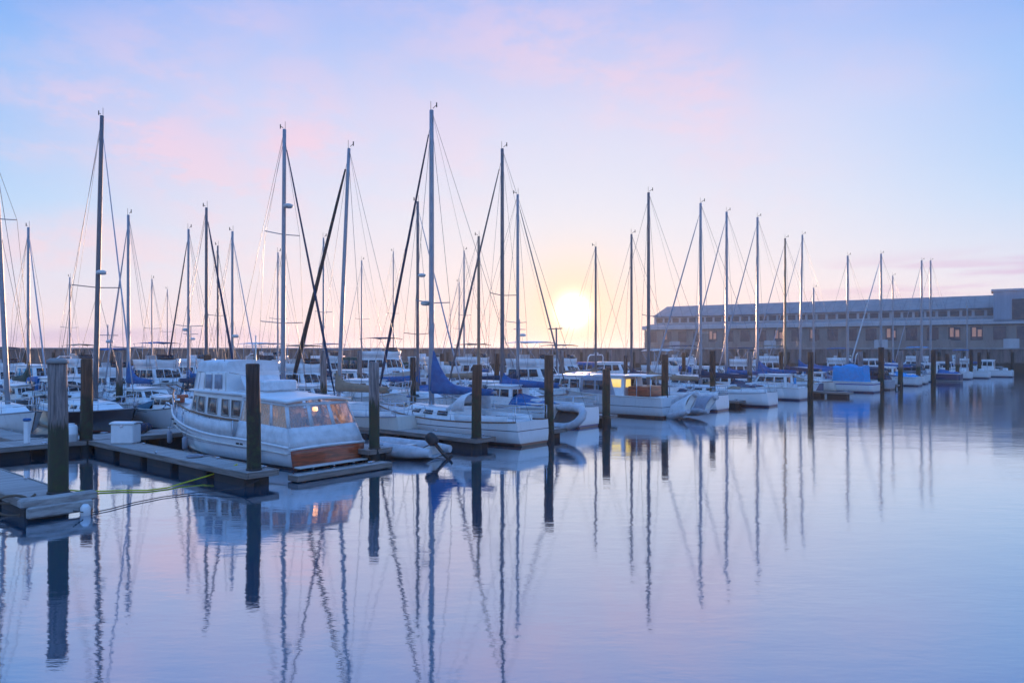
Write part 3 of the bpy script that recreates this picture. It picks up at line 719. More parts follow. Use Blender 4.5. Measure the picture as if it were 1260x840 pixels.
# ================================================================== DOCKS
def dock(p0, p1, width, label, z=.46, name='floating_dock', grp='floating docks of the marina', cleats=True):
    p0, p1 = Vector(p0), Vector(p1); d = p1-p0; Ln = d.length; rz = math.atan2(d.y, d.x)
    t = thing(name, label, 'dock', (p0.x, p0.y, 0), rz, grp)
    mb = MB(); mb.box((Ln/2, 0, z-.03), (Ln, width, .06), .006); mb.build('planking', M_plank, t)
    mb = MB()
    for sg in (-1, 1): mb.box((Ln/2, sg*(width/2+.035), z-.075), (Ln+.1, .07, .19), .012)
    mb.box((Ln+.03, 0, z-.075), (.06, width-.01, .19), .01); mb.box((-.03, 0, z-.075), (.06, width-.01, .19), .01)
    mb.build('waler', M_fascia, t)
    mb = MB(); n = max(1, int(Ln/2.2))
    for k in range(n): mb.box(((k+.5)*Ln/n, 0, z-.36), (Ln/n*.78, width*.86, .60), .05)
    mb.build('float', M_float, t)
    if cleats:
        c0 = MB().tube([(-.15, 0, .07), (.15, 0, .07)], .022, 5).box((0, 0, .035), (.08, .05, .07), .005).build('cleat', M_steel, t); c0.location = (Ln-.6, width/2-.1, z)
        for k in range(1, min(6, int(Ln/3))):
            c = c0.copy(); col.objects.link(c); c.parent = t; c.location = (Ln-.6-k*3, (1 if k % 2 else -1)*(width/2-.1), z)
    return t
dock(row(-16, 13.2), row(4.5, 13.2), 2.3, 'main planked walkway running out of the picture edge, white dock box on it')
dock(row(4.6, 13.2), row(62, 13.2), 2.3, 'main walkway hidden behind the near boats from cabin cruiser to far masts')
dock(row(62.1, 13.2), row(122, 13.2), 2.3, 'far end of the main walkway behind boats near the warehouse')
ND = Vector((-11.75, 18.85)); dock(ND+ROWV*12.5, ND, 1.15, 'nearest finger dock in the bottom corner with the single grey topped piling')
dock(row(.0, 12.0), row(-.1, -.65), 1.0, 'finger dock along the near side of the flybridge trawler')
finger_lab = ['finger dock between the wood transomed trawler and the outboard dinghy', 'finger dock along the near side of the white sloop with purple blue boom cover',
 'finger dock past the stern of the purple covered sloop', 'finger dock on the near side of the cruiser with yellow lit windows', 'finger dock under the stern of the yellow windowed cruiser',
 'finger dock left of the white tug with blue door panel', 'finger dock by the white tug stern under the slanted dark stay', 'finger dock before the boat with bright blue canvas box',
 'finger dock beyond the bright blue canvas box', 'finger dock under the warehouse middle with thick dark piling', 'finger dock below two close pale masts', 'finger dock one before the last boat', 'outermost finger dock beside the last white boat']
FU = [(5.75, 1.2), (10.9, .5), (15.9, .3), (24, 2.6), (30.9, 2.4), (41, 2.0), (52.5, 2.6), (58.5, -.8), (72, 1.0), (78, -.2), (89, 2), (100, 1.5), (112, 2)]
for k, (u, v) in enumerate(FU):
    dock(row(u, 12.0), row(u, v-.45), 1.15, finger_lab[k])
dock((-7.0, 23.75), (-4.55, 26.75), .42, 'low narrow end float lying across the stern of the flybridge trawler', z=.20)
# row B fingers and second walkway
near = ['dark hulled sailboat', 'small teal covered runabout', 'grey hulled sailboat', 'cream leaning mast sailboat', 'second tallest sailboat', 'tall white trawler', 'grey canvas enclosure boat']
for k, lb in enumerate(near):
    dock(row(-2+k*9.0, 14.4), row(-2+k*9.0, 25), 1.1, 'inner finger dock beside the '+lb)
dock(row(-20, 62), row(110, 62), 2.2, 'second long walkway deep in the marina before the breakwater')

def piling(px=None, D=None, top=3.9, r=.2, m=None, label='', loc=None, cap=False, lean=(0, 0), grp='wooden guide pilings of the docks'):
    x, y = loc or at(px, D); rnd = random.Random(int(x*91+y*37))
    if lean == (0, 0): lean = (rnd.uniform(-.012, .012), rnd.uniform(-.012, .012))
    t = MB(); n = 14; rings = []
    for k in range(9):
        z = lerp(-1.2, top, k/8); rr = r*(1.04-.08*k/8)
        rings.append([(rr*(1+.05*math.sin(3*a+k)+.03*rnd.uniform(-1, 1))*math.cos(2*math.pi*a/n)+lean[0]*z, rr*(1+.04*rnd.uniform(-1, 1))*math.sin(2*math.pi*a/n)+lean[1]*z, z) for a in range(n)])
    top_r = rings[-1]; cx_, cy_ = lean[0]*top, lean[1]*top
    rings.append([(cx_+(p[0]-cx_)*.86, cy_+(p[1]-cy_)*.86, top+.03) for p in top_r])
    e = thing('piling', label, 'piling', (x, y, 0), 0, grp)
    t.loft(rings).build('post', m or P_dark, e)
    mb = MB(); mb.tube([(lean[0]*.5, lean[1]*.5, .47), (lean[0]*.55, lean[1]*.55, .52)], r*1.16, 14); mb.build('collar', M_black, e)
    if cap: MB().tube([(cx_, cy_, top-.05), (cx_, cy_, top+.04), (cx_, cy_, top+.10)], [r*1.12, r*1.12, r*.7], 14).build('cap', M_conc, e)
    return e
piling(72, 19.5, 3.92, .235, P_grey, 'thick grey topped piling with green base at the end of nearest dock', cap=True)
piling(106, 31.0, 3.85, .235, P_brown, 'dark brown piling rising from the walkway beside the white dock box')
piling(313, 23.3, 3.78, .215, P_dark, 'nearly black piling standing in front of the flybridge trawler')
piling(461, 28.3, 3.75, .20, P_grey, 'piling with grey upper half beside the wood transom of the trawler')
piling(586, 31.7, 3.6, .215, P_brown, 'rusty brown piling in front of the white sloop with purple blue cover')
piling(676, 34.7, 4.0, .22, P_brown, 'brown piling below the rising sun beside the propped grey dinghy')
piling(746, 42.2, 3.15, .23, P_brown, 'short brown piling in front of the cruiser with lit yellow windows')
piling(818, 47.3, 3.95, .22, P_brown, 'piling by the heaped inflatable dinghies at the lit cruiser stern')
piling(877, 55.5, 4.2, .22, P_dark, 'piling just past the heaped inflatable dinghies')
piling(922, 66, 4.1, .22, P_grey, 'piling touching the white tug with blue door panel on its near side')
piling(961, 74, 4.1, .22, P_dark, 'piling behind the stern of the white tug')
piling(997, 68.5, 4.1, .26, P_dark, 'thick dark piling beside the bright blue canvas box')
piling(1059, 76, 4.1, .25, P_grey, 'piling right after the bow of the blue canvas box boat')
piling(1084, 80, 4.6, .30, P_dark, 'tall dark piling at the foot of the straight mast above the warehouse middle')
piling(1108, 86, 4.2, .27, P_grey, 'piling with pale top left of the two close masts')
piling(1130, 93, 4.2, .27, P_grey, 'pale topped piling directly under the two close masts')
piling(1148.5, 97, 4.3, .30, P_dark, 'dark piling just beside the two close masts')
piling(1166, 104, 3.8, .27, P_dark, 'piling between the white powerboat and the last sailboat')
piling(1178, 106, 3.9, .26, P_grey, 'pale topped piling in front of the blue covered boat before last')
piling(1195, 115, 4.4, .26, P_dark, 'piling near the thin pale mast at the end of the row')
piling(1205, 117, 4.0, .28, P_dark, 'piling beside the very last white boat near the breakwater')
inner = [(6, 14.8, 'the flybridge trawler bow'), (13, 14.7, 'the thick near black furled jib'), (20, 14.8, 'the dark masted sailboat'), (28, 14.6, 'the second tallest sailboat'),
 (36, 14.7, 'the brown piling under the sun'), (46, 14.8, 'the lit cruiser cabin'), (57, 14.6, 'the heaped inflatables'), (68, 14.8, 'the mast second along the warehouse'), (82, 14.6, 'the white tug'), (95, 14.7, 'the bright blue canvas box')]
for k, (u, v, lb) in enumerate(inner):
    piling(loc=row(u, v), top=4.0+.25*math.sin(k*2.1), r=.19, m=(P_brown, P_grey, P_dark)[k % 3], label='inner walkway piling just behind '+lb, grp='inner pilings along the main walkway')
far = ['the dark brown piling and radar arch boat', 'the tall radar mast over the trawler', 'the wheelhouse boat', 'the purple blue boom cover', 'the second tallest mast', 'the sun', 'the bare mast past the sun', 'the warehouse corner', 'the tallest mast before the warehouse']
for k, lb in enumerate(far):
    piling(loc=row(6+k*9.0, 25.5), top=4.1+.2*math.sin(k*1.3), r=.19, m=(P_grey, P_brown)[k % 2], label='second row piling far behind '+lb, grp='pilings of the second row')

# ================================================================== THE TRAWLER
def trawler():
    L, B = 11.6, 3.66
    A = Vector(at(351, 25.9)); Bp = Vector(at(452, 28.6)); cen = (A+Bp)/2
    hd = Vector((-.775, .632)); rz = math.atan2(hd.y, hd.x); o = cen+hd*L/2
    t = thing('flybridge_trawler', 'white flybridge trawler with reddish wood transom and canvas windowed aft deck', 'motor yacht', (o.x, o.y, 0), rz)
    hb = Hull(L, B, .78, .92, 1.85, tw=.90, kind='motor', rake=1.1, over=-.05)
    hm = hull_mat('trawler_hull', (.76, .77, .80), (.05, .04, .05), (.06, .03, .03), stripe=(.45, .42, .46), z1=.57, z2=.60, zt=.10, zb=.04)
    hb.make(hm, t, M_deck, rail=.05, railm=M_gel, bul=.16)
    # wood transom panel
    xt = -L/2-.02; bt = hb.b(-L/2)
    def tp(u, v): y = (u*2-1)*bt*(.985-.05*(1-v)**2); return (xt-.02, y, .03+v*(.66)-(.02*(1-(2*u-1)**2))*(1-v))
    tr = MB().sheet(tp, 10, 5, .03).build('transom', M_varn, t)
    mb = MB(); mb.tube([(xt-.03, (k/8*2-1)*bt*1.0, .73+.035*(1-(k/8*2-1)**2)) for k in range(9)], .055, 6); mb.build('cap_rail', M_gel, tr)
    mb = MB(); mb.box((xt-.22, 0, .10), (.36, bt*1.85, .06), .02); sp = mb.build('swim_platform', M_gel2, t)
    mb = MB()
    for y in (-.9, 0, .9): mb.tube([(xt-.34, y, .06), (xt, y, .0)], .03, 5)
    mb.build('bracket', M_steel, sp)
    # rub strake and bulwark panel
    mb = MB()
    for sg in (-1, 1): mb.tube([((k/20-.5)*L*.985, sg*(hb.b((k/20-.5)*L*.985)+.01)*(1-.10*(k/20)**3), hb.z((k/20-.5)*L*.985)*.72) for k in range(20)], .035, 5)
    mb.build('rub_strake', M_gel2, t)
    # main saloon
    zr = 2.50
    cb = Cabin(-2.35, 2.35, lambda q: 1.36 if q < 1.2 else 1.36-.12*(q-1.2), lambda q: hb.z(q)-.18, lambda q: zr+.06*q, .06, .08, .55, 0)
    ch = cb.make(M_gel, t, 'saloon', roofm=M_gel, over=.22)
    for sg in (-1, 1):
        for q0, q1 in ((.05, .20), (.24, .36), (.44, .60), (.66, .80), (.84, .94)):
            wo_ = cb.window(ch, sg, q0, q1, .50, .88, M_curt)
            mb = MB(); P = [cb.pt(a, b, sg, .022) for a, b in ((q0, .52), (q1, .52), (q1, .88), (q0, .88), (q0, .52))]; mb.tube(P, .022, 4); mb.build('frame', M_gel2, wo_)
        mb = MB(); mb.tube([cb.pt(q, .44, sg, .03) for q in (.02, .3, .6, .97)], .03, 5); mb.build('handrail', M_teak, ch)
    for k in range(3): cb.ewindow(ch, 1, -.9+k*.62, -.36+k*.62, .46, .86)
    # trunk cabin forward
    tb = Cabin(2.1, 4.5, lambda q: hb.b(q)*.62, lambda q: hb.z(q)-.16, lambda q: hb.z(3.2)+.38, .14, .08, .5, 0)
    tk = tb.make(M_gel, t, 'trunk_cabin')
    for sg in (-1, 1):
        for q in (.15, .5): tb.window(tk, sg, q, q+.22, .3, .72)
    # flybridge with weather cloths
    fb = Cabin(-.9, 1.95, lambda q: 1.22-.10*max(0, q-.9), lambda q: zr+.10, lambda q: zr+.86-.04*q, .02, .0, .25, .05, rr=.02)
    fo = fb.make(M_gel, t, 'flybridge', n=8)
    en = Cabin(-.85, 1.62, lambda q: 1.17, lambda q: zr+.86, lambda q: zr+1.26, .05, .07, .16, .06, rr=.05)
    eo = en.make(M_wcan, t, 'flybridge_cover')
    for q in (.02, .22, .42, .62, .82, .98):
        for sg in (-1, 1): MB().tube([fb.pt(q, .02, sg, .012), fb.pt(q, .98, sg, .012)], .014, 4).build('seam_batten', M_gel2, fo)
    for q0, q1 in ((.12, .32), (.40, .58)):
        for sg in (-1, 1): fb.window(fo, sg, q0, q1, .12, .88, M_grey, 'side_cloth')
    # ladder-side boards and tilted seat backs aft of the flybridge
    mb = MB(); mb.quad((-1.75, -.85, zr+.12), (-1.75, .85, zr+.12), (-1.25, .85, zr+.72), (-1.25, -.85, zr+.72), .05); mb.build('seat_back', M_wcan, t)
    mb = MB(); mb.box((-2.25, -.1, zr+.34), (.85, 1.5, .42), .06); mb.build('life_raft_box', M_wcan, t)
    mb = MB(); mb.tube([(-.95, .95, zr+.1), (-2.3, 1.15, zr+.1), (-2.3, 1.15, zr+.75), (-.95, 1.15, zr+.85)], .018, 5); mb.tube([(-.95, -.95, zr+.1), (-2.3, -1.15, zr+.1), (-2.3, -1.15, zr+.75), (-.95, -1.15, zr+.85)], .018, 5); mb.build('upper_rail', M_steel, t)
    mp = MB().tube([(-.95, 0, zr), (-1.0, 0, zr+2.35)], [.05, .03], 7).build('signal_mast', M_gel2, t)
    MB().tube([(-1, -.5, zr+1.9), (-1, .5, zr+1.9)], .018, 5).build('spreader', M_gel2, mp)
    MB().tube([(-.3, 1.0, zr+.85), (-.5, 1.0, zr+3.0)], .010, 4).build('antenna', M_wire, t)
    # aft deck enclosure: sloping white cloth skirt, clear panels above, hard roof
    xa, xf = -L/2+.02, -2.38
    ztop = 2.30
    wa = bt*.985; wr = 1.36
    def side(u, v, sg):     # u aft->fwd, v bottom->top
        zlo = .80; xb = lerp(xa, xf, u); x = xb+lerp(.62*(1-u), 0, 0)*v; y = lerp(lerp(wa, 1.72, u), lerp(1.36, wr, u), v)
        return Vector((x, sg*y, lerp(zlo+.10*u, ztop+.12*u, v)))
    def aftp(u, v):
        a = side(0, v, 1); return Vector((a.x-.05*math.sin(math.pi*u)*(1), lerp(-a.y, a.y, u), a.z))
    vm = .44; mb = MB()
    for sg in (-1, 1): mb.sheet(lambda u, v, sg=sg: side(u, v*vm, sg), 8, 3, .015*sg)
    mb.sheet(lambda u, v: aftp(u, v*vm), 8, 3, .015)
    sk = mb.build('canvas_skirt', M_wcan, t)
    # top valance & posts
    mb = MB()
    cuts_s = [0, .33, .66, 1.0]; cuts_a = [0, .36, .68, 1.0]; hw = .020
    for sg in (-1, 1):
        mb.sheet(lambda u, v, sg=sg: side(u, lerp(.93, 1, v), sg), 8, 1, .015*sg)
        for c in cuts_s: mb.sheet(lambda u, v, sg=sg, c=c: side(min(1, max(0, c+(u-.5)*2*.028)), lerp(vm, .93, v), sg), 1, 2, .02*sg)
    mb.sheet(lambda u, v: aftp(u, lerp(.93, 1, v)), 8, 1, .015)
    for c in cuts_a: mb.sheet(lambda u, v, c=c: aftp(min(1, max(0, c+(u-.5)*2*.028)), lerp(vm, .93, v)), 1, 2, .02)
    mb.build('canvas_frame', M_wcan, t)
    for sg in (-1, 1):
        for k in range(3): MB().sheet(lambda u, v, k=k, sg=sg: side(lerp(cuts_s[k]+.028, cuts_s[k+1]-.028, u), lerp(vm, .93, v), sg), 4, 3, 0).build('clear_panel', M_vinyl, t)
    for k in range(3): MB().sheet(lambda u, v, k=k: aftp(lerp(cuts_a[k]+.028, cuts_a[k+1]-.028, u), lerp(vm, .93, v)), 4, 3, 0).build('clear_panel', M_vinyl, t)
    def rfp(u, v): a = side(u, 1, 1); return (lerp(a.x-.14*(1-u), a.x, u), (v*2-1)*(a.y+.08), a.z+.09+.10*(1-(v*2-1)**2))
    MB().sheet(rfp, 8, 8, .07).build('aft_roof', M_gel, t)
    # interior: bulkhead table seen through the panels
    mb = MB(); mb.box((-3.9, 0, 1.15), (.9, 1.0, .06), .02); mb.box((-3.9, 0, .85), (.12, .12, .55), .01); mb.build('table', M_teak, t)
    MB().tube([(-4.3, -.5, 2.05), (-4.3, -.5, 2.02), (-4.3, -.5, 1.92), (-4.3, -.5, 1.88)], [.06, .10, .11, .06], 10).build('added_glow_source', mat('added_glow_emitter', (.8, .6, .4), .4, emit=((1, .42, .16), 8)), t)  # added emitter, put in to give the aft panels their warm glow
    # side gates and rail with weather cloths forward
    mb = MB()
    xs = [lerp(-2.3, 5.4, k/9) for k in range(10)]
    for sg in (-1, 1):
        for x in xs: mb.tube([(x, sg*(hb.b(x)-.04), hb.z(x)-.02), (x, sg*(hb.b(x)-.04), hb.z(x)+.66)], .018, 5)
        mb.tube([(x, sg*(hb.b(x)-.04), hb.z(x)+.34) for x in xs], .010, 4)
    gr = mb.build('guard_rail', M_steel, t)
    mb = MB()
    for sg in (-1, 1): mb.tube([(x, sg*(hb.b(x)-.04), hb.z(x)+.68) for x in xs], .032, 6)
    mb.tube([(5.4, hb.b(5.4)-.04, hb.z(5.4)+.68), (6.15, .22, 2.62), (6.15, -.22, 2.62), (5.4, -hb.b(5.4)+.04, hb.z(5.4)+.68)], .030, 6); mb.build('top_rail', M_teak, gr)
    mb = MB()
    for sg in (-1, 1): mb.sheet(lambda u, v, sg=sg: (lerp(-2.25, 1.7, u), sg*(hb.b(lerp(-2.25, 1.7, u))-.03), hb.z(lerp(-2.25, 1.7, u))+.04+v*.56), 8, 1, .012*sg)
    mb.build('weather_cloth', M_wcan, gr)
    # bowsprit, anchor, windlass
    mb = MB(); mb.box((6.0, 0, 1.86), (1.25, .42, .07), .02); bs = mb.build('bow_platform', M_teak, t)
    mb = MB(); mb.tube([(6.5, 0, 1.80), (6.1, 0, 2.02), (5.5, 0, 2.03)], .035, 5); mb.tube([(6.42, -.26, 1.52), (6.62, 0, 1.70), (6.42, .26, 1.52)], .05, 5); mb.build('anchor', M_steel, bs)
    mb = MB(); mb.tube([(5.1, 0, 1.84), (5.1, 0, 2.2)], .11, 8); mb.tube([(5.1, -.24, 2.12), (5.1, .24, 2.12)], .08, 8); mb.build('windlass', M_varn, t)
    # hull openings: exhaust and name-board free side scuppers
    mb = MB()
    for x in (-2.9, -2.65, 3.2, 4.1): mb.box((x, hb.b(x)*.985, hb.z(x)*.80), (.20, .05, .07), .01)
    mb.build('scupper', M_black, t)
    for x in (-4.0, 1.2, 3.8):
        b_ = hb.b(x); mb = MB(); mb.tube([(x, b_+.13, z) for z in (.18, .25, .65, .72)], [.05, .11, .11, .05], 9); mb.tube([(x, b_+.13, .70), (x, b_, hb.z(x)+.05)], .012, 4); fd = mb.build('fender', M_grey, t)
    return t
trawler()

# ================================================================== SAILBOATS
sailboat(12, 38, 14.2, 9.5, OUT, 'white', None, 'white sloop at the picture edge, its pale mast cut off by the frame', lean=-.55, spr=(.75,), loc=at(10, 38), jib=False, dets=True)
sailboat(35, 52, 12.9, 9, OUT, 'white', M_grn, 'sailboat with dark bundled sail at mast foot, beside the turquoise windowed boat', spr=(), jr=.05, thin=.9, riser=.8)
sailboat(86, 84, 12.6, 9, OUT, 'white', M_blue, 'distant sailboat with short faint mast left of the tall radar mast', thin=.8, dets=False, jib=False)
sailboat(117, 40, 17.0, 11.6, OUT, 'dark', None, 'dark hulled sailboat with tall dark mast carrying a radar dome', spar=M_spard, radar=.46, spr=(.41,), jib=True, jr=.035, lean=.35, thin=1.1, cabm=M_gel)
sailboat(158, 50, 13.4, 9.5, IN, 'white', M_blue, 'sailboat with blue sail bundle at mast foot beside the radar arch boat', spr=(.27,), riser=1.2, jr=.05)
sailboat(187, 84, 12.4, 9, IN, 'white', None, 'distant sailboat with thin mast rising above the blue flybridge cruiser', thin=.75, dets=False, jib=False)
sailboat(206, 98, 12.4, 9, OUT, 'white', None, 'farthest faint mast sailboat just left of the pale spreader mast', thin=.6, dets=False, jib=False)
sailboat(232, 57, 13.6, 9.5, IN, 'white', M_blue, 'sailboat with pale mast and long dark furled jib slanting down towards the blue flybridge cruiser', radar=.38, spr=(.4,), jr=.06, jibm=M_navy)
sailboat(254, 48, 13.5, 9.5, OUT, 'grey', M_navy, 'grey hulled sailboat whose thick dark forestay slants behind the trawler flybridge', jr=.075, jibm=M_navy, spr=(), spar=M_spard)
sailboat(268, 66, 13.6, 9, OUT, 'white', M_tan, 'sailboat with thin dark mast between the grey hulled and the double spreader one', thin=.8, spar=M_spard, jib=False)
sailboat(286, 55, 13.1, 9, OUT, 'white', M_blue, 'sailboat with short mast and small radar over the trawler flybridge', radar=.35, spr=(), jr=.04)
sailboat(342, 66, 13.0, 9, IN, 'white', None, 'sailboat whose thin mast stands just behind the tall radar mast above the trawler', thin=.7, jib=False, dets=False)
sailboat(348, 41, 16.5, 11.4, OUT, 'white', M_blue, 'tall masted white sloop with radar high on the mast right behind the trawler', radar=.72, spr=(.30, .62), jr=.06, jibm=M_navy, lean=.10, thin=1.15)
sailboat(416, 40, 15.3, 11, IN, 'cream', M_tan, 'cream sailboat with mast leaning away and thick near black furled jib', lean=-.72, spr=(.22,), jr=.11, jibm=M_black, thin=1.0)
sailboat(398, 64, 14.0, 9, IN, 'white', M_navy, 'sailboat with thin mast crossed by the thick near black furled jib', thin=.75, jib=True, jr=.03, dets=False)
sailboat(445, 84, 14.5, 10, IN, 'white', None, 'sailboat with short thin mast by the wheelhouse boat', thin=.7, jr=.03, dets=False)
sailboat(484, 92, 16.6, 10, OUT, 'white', M_grn, 'distant sailboat with faint mast and dark green sail bundle', thin=.6, jib=False, riser=1.2, dets=False)
sailboat(514, 50, 14.3, 10, OUT, 'white', M_blue, 'dark masted sailboat just left of the tallest mast', spar=M_spard, spr=(.32,), jr=.045, thin=1.0, radar=.62)
sailboat(531, 37.5, 16.4, 11.0, IN, 'old', mat('purple_blue_canvas', (.022, .125, .32), .85, nscale=4, c2=(.014, .08, .22), bump=.5), 'white sloop with tallest mast and purple blue cover swept up the mast', radar=.36, spr=(.36,), jr=.07, jibm=M_navy, dodger=M_wcan, thin=1.25, riser=2.1, mastx=.10, B=3.2)
sailboat(565, 92, 12.8, 9, OUT, 'white', None, 'faint short masted sailboat behind the swept purple blue cover', thin=.6, jib=False, dets=False)
sailboat(571, 78, 14.8, 9.5, IN, 'white', M_blue, 'sailboat with thin mast between the tallest mast and the rusty brown piling', thin=.75, jr=.03, dets=False)
sailboat(589, 58, 13.2, 9.5, OUT, 'cream', M_tan, 'cream sailboat with stout brown mast directly above the rusty brown piling', spar=M_sparb, thin=1.2, jib=False, spr=(.3,))
sailboat(618, 45, 16.5, 11.2, IN, 'white', M_blue, 'second tallest white sailboat with long furled jib behind the purple covered sloop', spr=(.42,), jr=.065, jibm=M_spard, thin=1.1, spar=M_spard)
sailboat(637, 52, 15.2, 10, OUT, 'white', M_navy, 'sailboat whose forestay falls towards the sun at the dish carrying pole', spr=(.36,), jr=.05, jibm=M_spard, thin=1.0)
sailboat(733, 68, 13.8, 9.5, OUT, 'white', M_tan, 'bare masted sailboat just beyond the sun, no cover on stays', thin=1.0, jib=False, spar=M_spard, spr=())
sailboat(777, 62, 14.0, 9.5, IN, 'white', M_navy, 'sailboat with plain dark mast left of the warehouse corner', thin=1.05, jib=False, spar=M_spard, spr=())
sailboat(798, 56, 16.2, 10.5, IN, 'white', M_tan, 'sailboat with dark spreader mast at the warehouse corner', spr=(.38,), jr=.04, jib=False, thin=1.2, spar=M_spard)
sailboat(862, 60, 16.2, 10.5, IN, 'white', M_navy, 'sailboat with tallest mast in front of the warehouse', jr=.06, spr=(.3,), thin=1.15, stay_frac=.96)
sailboat(894, 68, 17.0, 10, IN, 'white', M_blue, 'white sailboat with mast second along the warehouse front and blue boom cover', jr=.06, spr=(.36,), thin=1.2)
sailboat(932, 73, 17.4, 10, IN, 'white', M_blue, 'white sailboat with pale mast above the white tug and blue sail bundle', jr=.06, spr=(.33,), thin=1.2, riser=1.0)
sailboat(966, 80, 16.4, 9.5, IN, 'cream', M_navy, 'cream sailboat with dark brown mast above the tug stern', jr=.05, spr=(), spar=M_sparb, thin=1.1)
sailboat(984, 84, 17.5, 9.5, IN, 'white', M_blue, 'sailboat with mast leaning away beside the thick dark piling', lean=-.85, jr=.04, spr=(), thin=1.0, riser=.6)
sailboat(1001, 90, 11.9, 8, IN, 'white', M_blue, 'small sailboat with the shortest mast above the bright blue canvas box', jib=False, thin=1.1, spr=())
sailboat(1043, 90, 15.8, 9, IN, 'white', M_teal, 'sailboat with pale mast and teal bundle behind the bright canvas box boat', jr=.03, jib=False, spr=(), thin=1.3, riser=.8)
sailboat(1084, 98, 17.1, 9.5, IN, 'white', M_blue, 'sailboat with straight stout mast and white furled jib above the tall dark piling', jr=.08, jibm=M_wcan, spr=(), thin=1.3)
sailboat(1099, 104, 14.9, 8.5, IN, 'white', M_blue, 'sailboat with thin leaning mast beside the straight stout mast', lean=-1.0, jib=False, thin=.8, spr=(), rakex=.3)
sailboat(1134, 110, 17.7, 9, IN, 'white', M_teal, 'sailboat with first of the two close pale masts and teal boom cover', jr=.05, spr=(), thin=1.25)
sailboat(1145, 115, 18.3, 8.5, IN, 'white', M_blue, 'sailboat with second of the two close pale masts', jib=False, spr=(), thin=1.25)
sailboat(1190, 124, 13.2, 9, IN, 'white', M_blue, 'last sailboat of the row with thin pale mast below the warehouse eave', jib=False, spr=(), thin=1.0)

# ================================================================== MOTORBOATS
cruiser(52, 58, 9.5, OUT, 'white', 'white cabin boat with turquoise windows behind the grey topped piling', win=mat('turquoise_window', (.01, .30, .45), .2), tall=1.5, hh=1.4, q0=-.3, q1=.2)
cruiser(30, 47, 7.5, OUT, 'dark', 'dark hulled covered launch low beside the cut off mast', cover=M_tan, hh=.9, cabm=M_gel2)
cruiser(80, 46, 9.0, OUT, 'white', 'white boat with blue dodger directly behind the grey topped piling', aft=M_blue, hh=1.4)
cruiser(140, 56, 9.5, OUT, 'white', 'workboat with tall blue radar mast and wide spreaders', bim=M_blue, fly=True, mastpole=True, hh=1.25)
cruiser(195, 60, 11, OUT, 'white', 'blue canvassed flybridge cruiser with flared blue bimini', fly=True, bim=M_blue, aft=M_blue, tall=1.25, hh=1.5)
cruiser(183, 44, 7.5, OUT, 'white', 'small white cuddy boat with dark cockpit cover behind the dock box', cover=M_navy, hh=.85)
cruiser(212, 40, 6.5, OUT, 'white', 'small white runabout with teal cover close to the trawler bow', cover=M_teal, hh=.6, rail=False, q0=-.1)
cruiser(318, 60, 11, OUT, 'white', 'white flybridge cruiser with dark window band above the trawler roof', fly=True, bim=M_wcan, hh=1.5, tall=1.2)
cruiser(372, 56, 10.5, OUT, 'white', 'white cruiser with tan hardtop beside the thick furled jib', fly=True, bim=M_tan, hh=1.4, tall=1.1, arch=True)
cruiser(386, 46, 8, OUT, 'cream', 'cream launch with blue cockpit cover behind the trawler roof', cover=M_blue, hh=.9)
cruiser(436, 62, 10, OUT, 'white', 'white cruiser showing its flared bow beside the leaning mast', hh=1.2, tall=1.2)
cruiser(470, 76, 12, OUT, 'cream', 'tall wheelhouse boat whose cabin stands above the breakwater', fly=True, bim=M_navy, tall=1.5, hh=1.9, aft=M_grn)
cruiser(505, 56, 9.5, IN, 'white', 'low white motorboat with blue cover behind the sloop bow', cover=M_blue, hh=.95)
cruiser(548, 64, 9.5, OUT, 'white', 'white motorboat partly hidden behind the purple blue boom cover', fly=True, hh=1.2)
cruiser(612, 66, 9.5, OUT, 'white', 'white express cruiser with curved pale windscreen and radar arch', arch=True, hh=1.0, aft=M_navy)
cruiser(655, 60, 11, OUT, 'white', 'tall white trawler with radar mast just left of the sun', fly=True, bim=M_wcan, mastpole=True, hh=1.5, tall=1.3)
cruiser(622, 44.5, 7.5, IN, 'white', 'white motorboat with blue cockpit cover between the sloop stern and brown piling', cover=M_blue, hh=1.0)
cruiser(706, 52, 9.0, IN, 'white', 'pale motorboat with square grey canvas enclosure under the sun', aft=M_grey, hh=1.35)
lit = cruiser(745, 50.5, 10.2, IN, 'old', 'long white cruiser with yellow lit cabin windows and wood aft bulkhead', win=M_lit, hh=1.20, q0=-.22, q1=.12, hardroof=M_gel, tall=1.2)
mb = MB(); mb.box((-3.3, 0, 1.62), (1.5, 2.5, .62), .03); mb.build('wood_bulkhead', M_varn, lit)
MB().sheet(lambda u, v: (lerp(-4.3, -2.2, u), (v*2-1)*1.35, 2.62+.06*(1-(2*v-1)**2)), 4, 4, .05).build('cockpit_roof', M_gel, lit)
for xx in (-4.2, -3.2):
    for sg in (-1, 1): MB().tube([(xx, sg*1.25, 1.2), (xx, sg*1.25, 2.62)], .03, 6).build('roof_post', M_steel, lit)
cruiser(815, 66, 9.5, OUT, 'white', 'white flybridge boat behind the short mast left of the heaped dinghies', fly=True, hh=1.2, bim=M_wcan)
cruiser(850, 62, 9.5, IN, 'white', 'plain white motorboat behind the heaped inflatable dinghies', hh=.95, cover=M_tan)
cruiser(888, 66, 7.5, IN, 'cream', 'cream motorboat with navy cover between two pilings past the dinghies', hh=1.0, cover=M_navy)
tug = cruiser(938, 66, 7.2, IN, 'white', 'white tug like boat with blue door panel, stern to the open water', hh=1.0, q0=-.34, q1=.10)
MB().box((-3.05, .45, 1.65), (.05, .55, .55), .01).build('door_panel', M_cyan, tug)
cruiser(978, 82, 9, IN, 'blue_stripe', 'blue striped white cruiser with blue canvas behind the thick piling', aft=M_blue, hh=1.2)
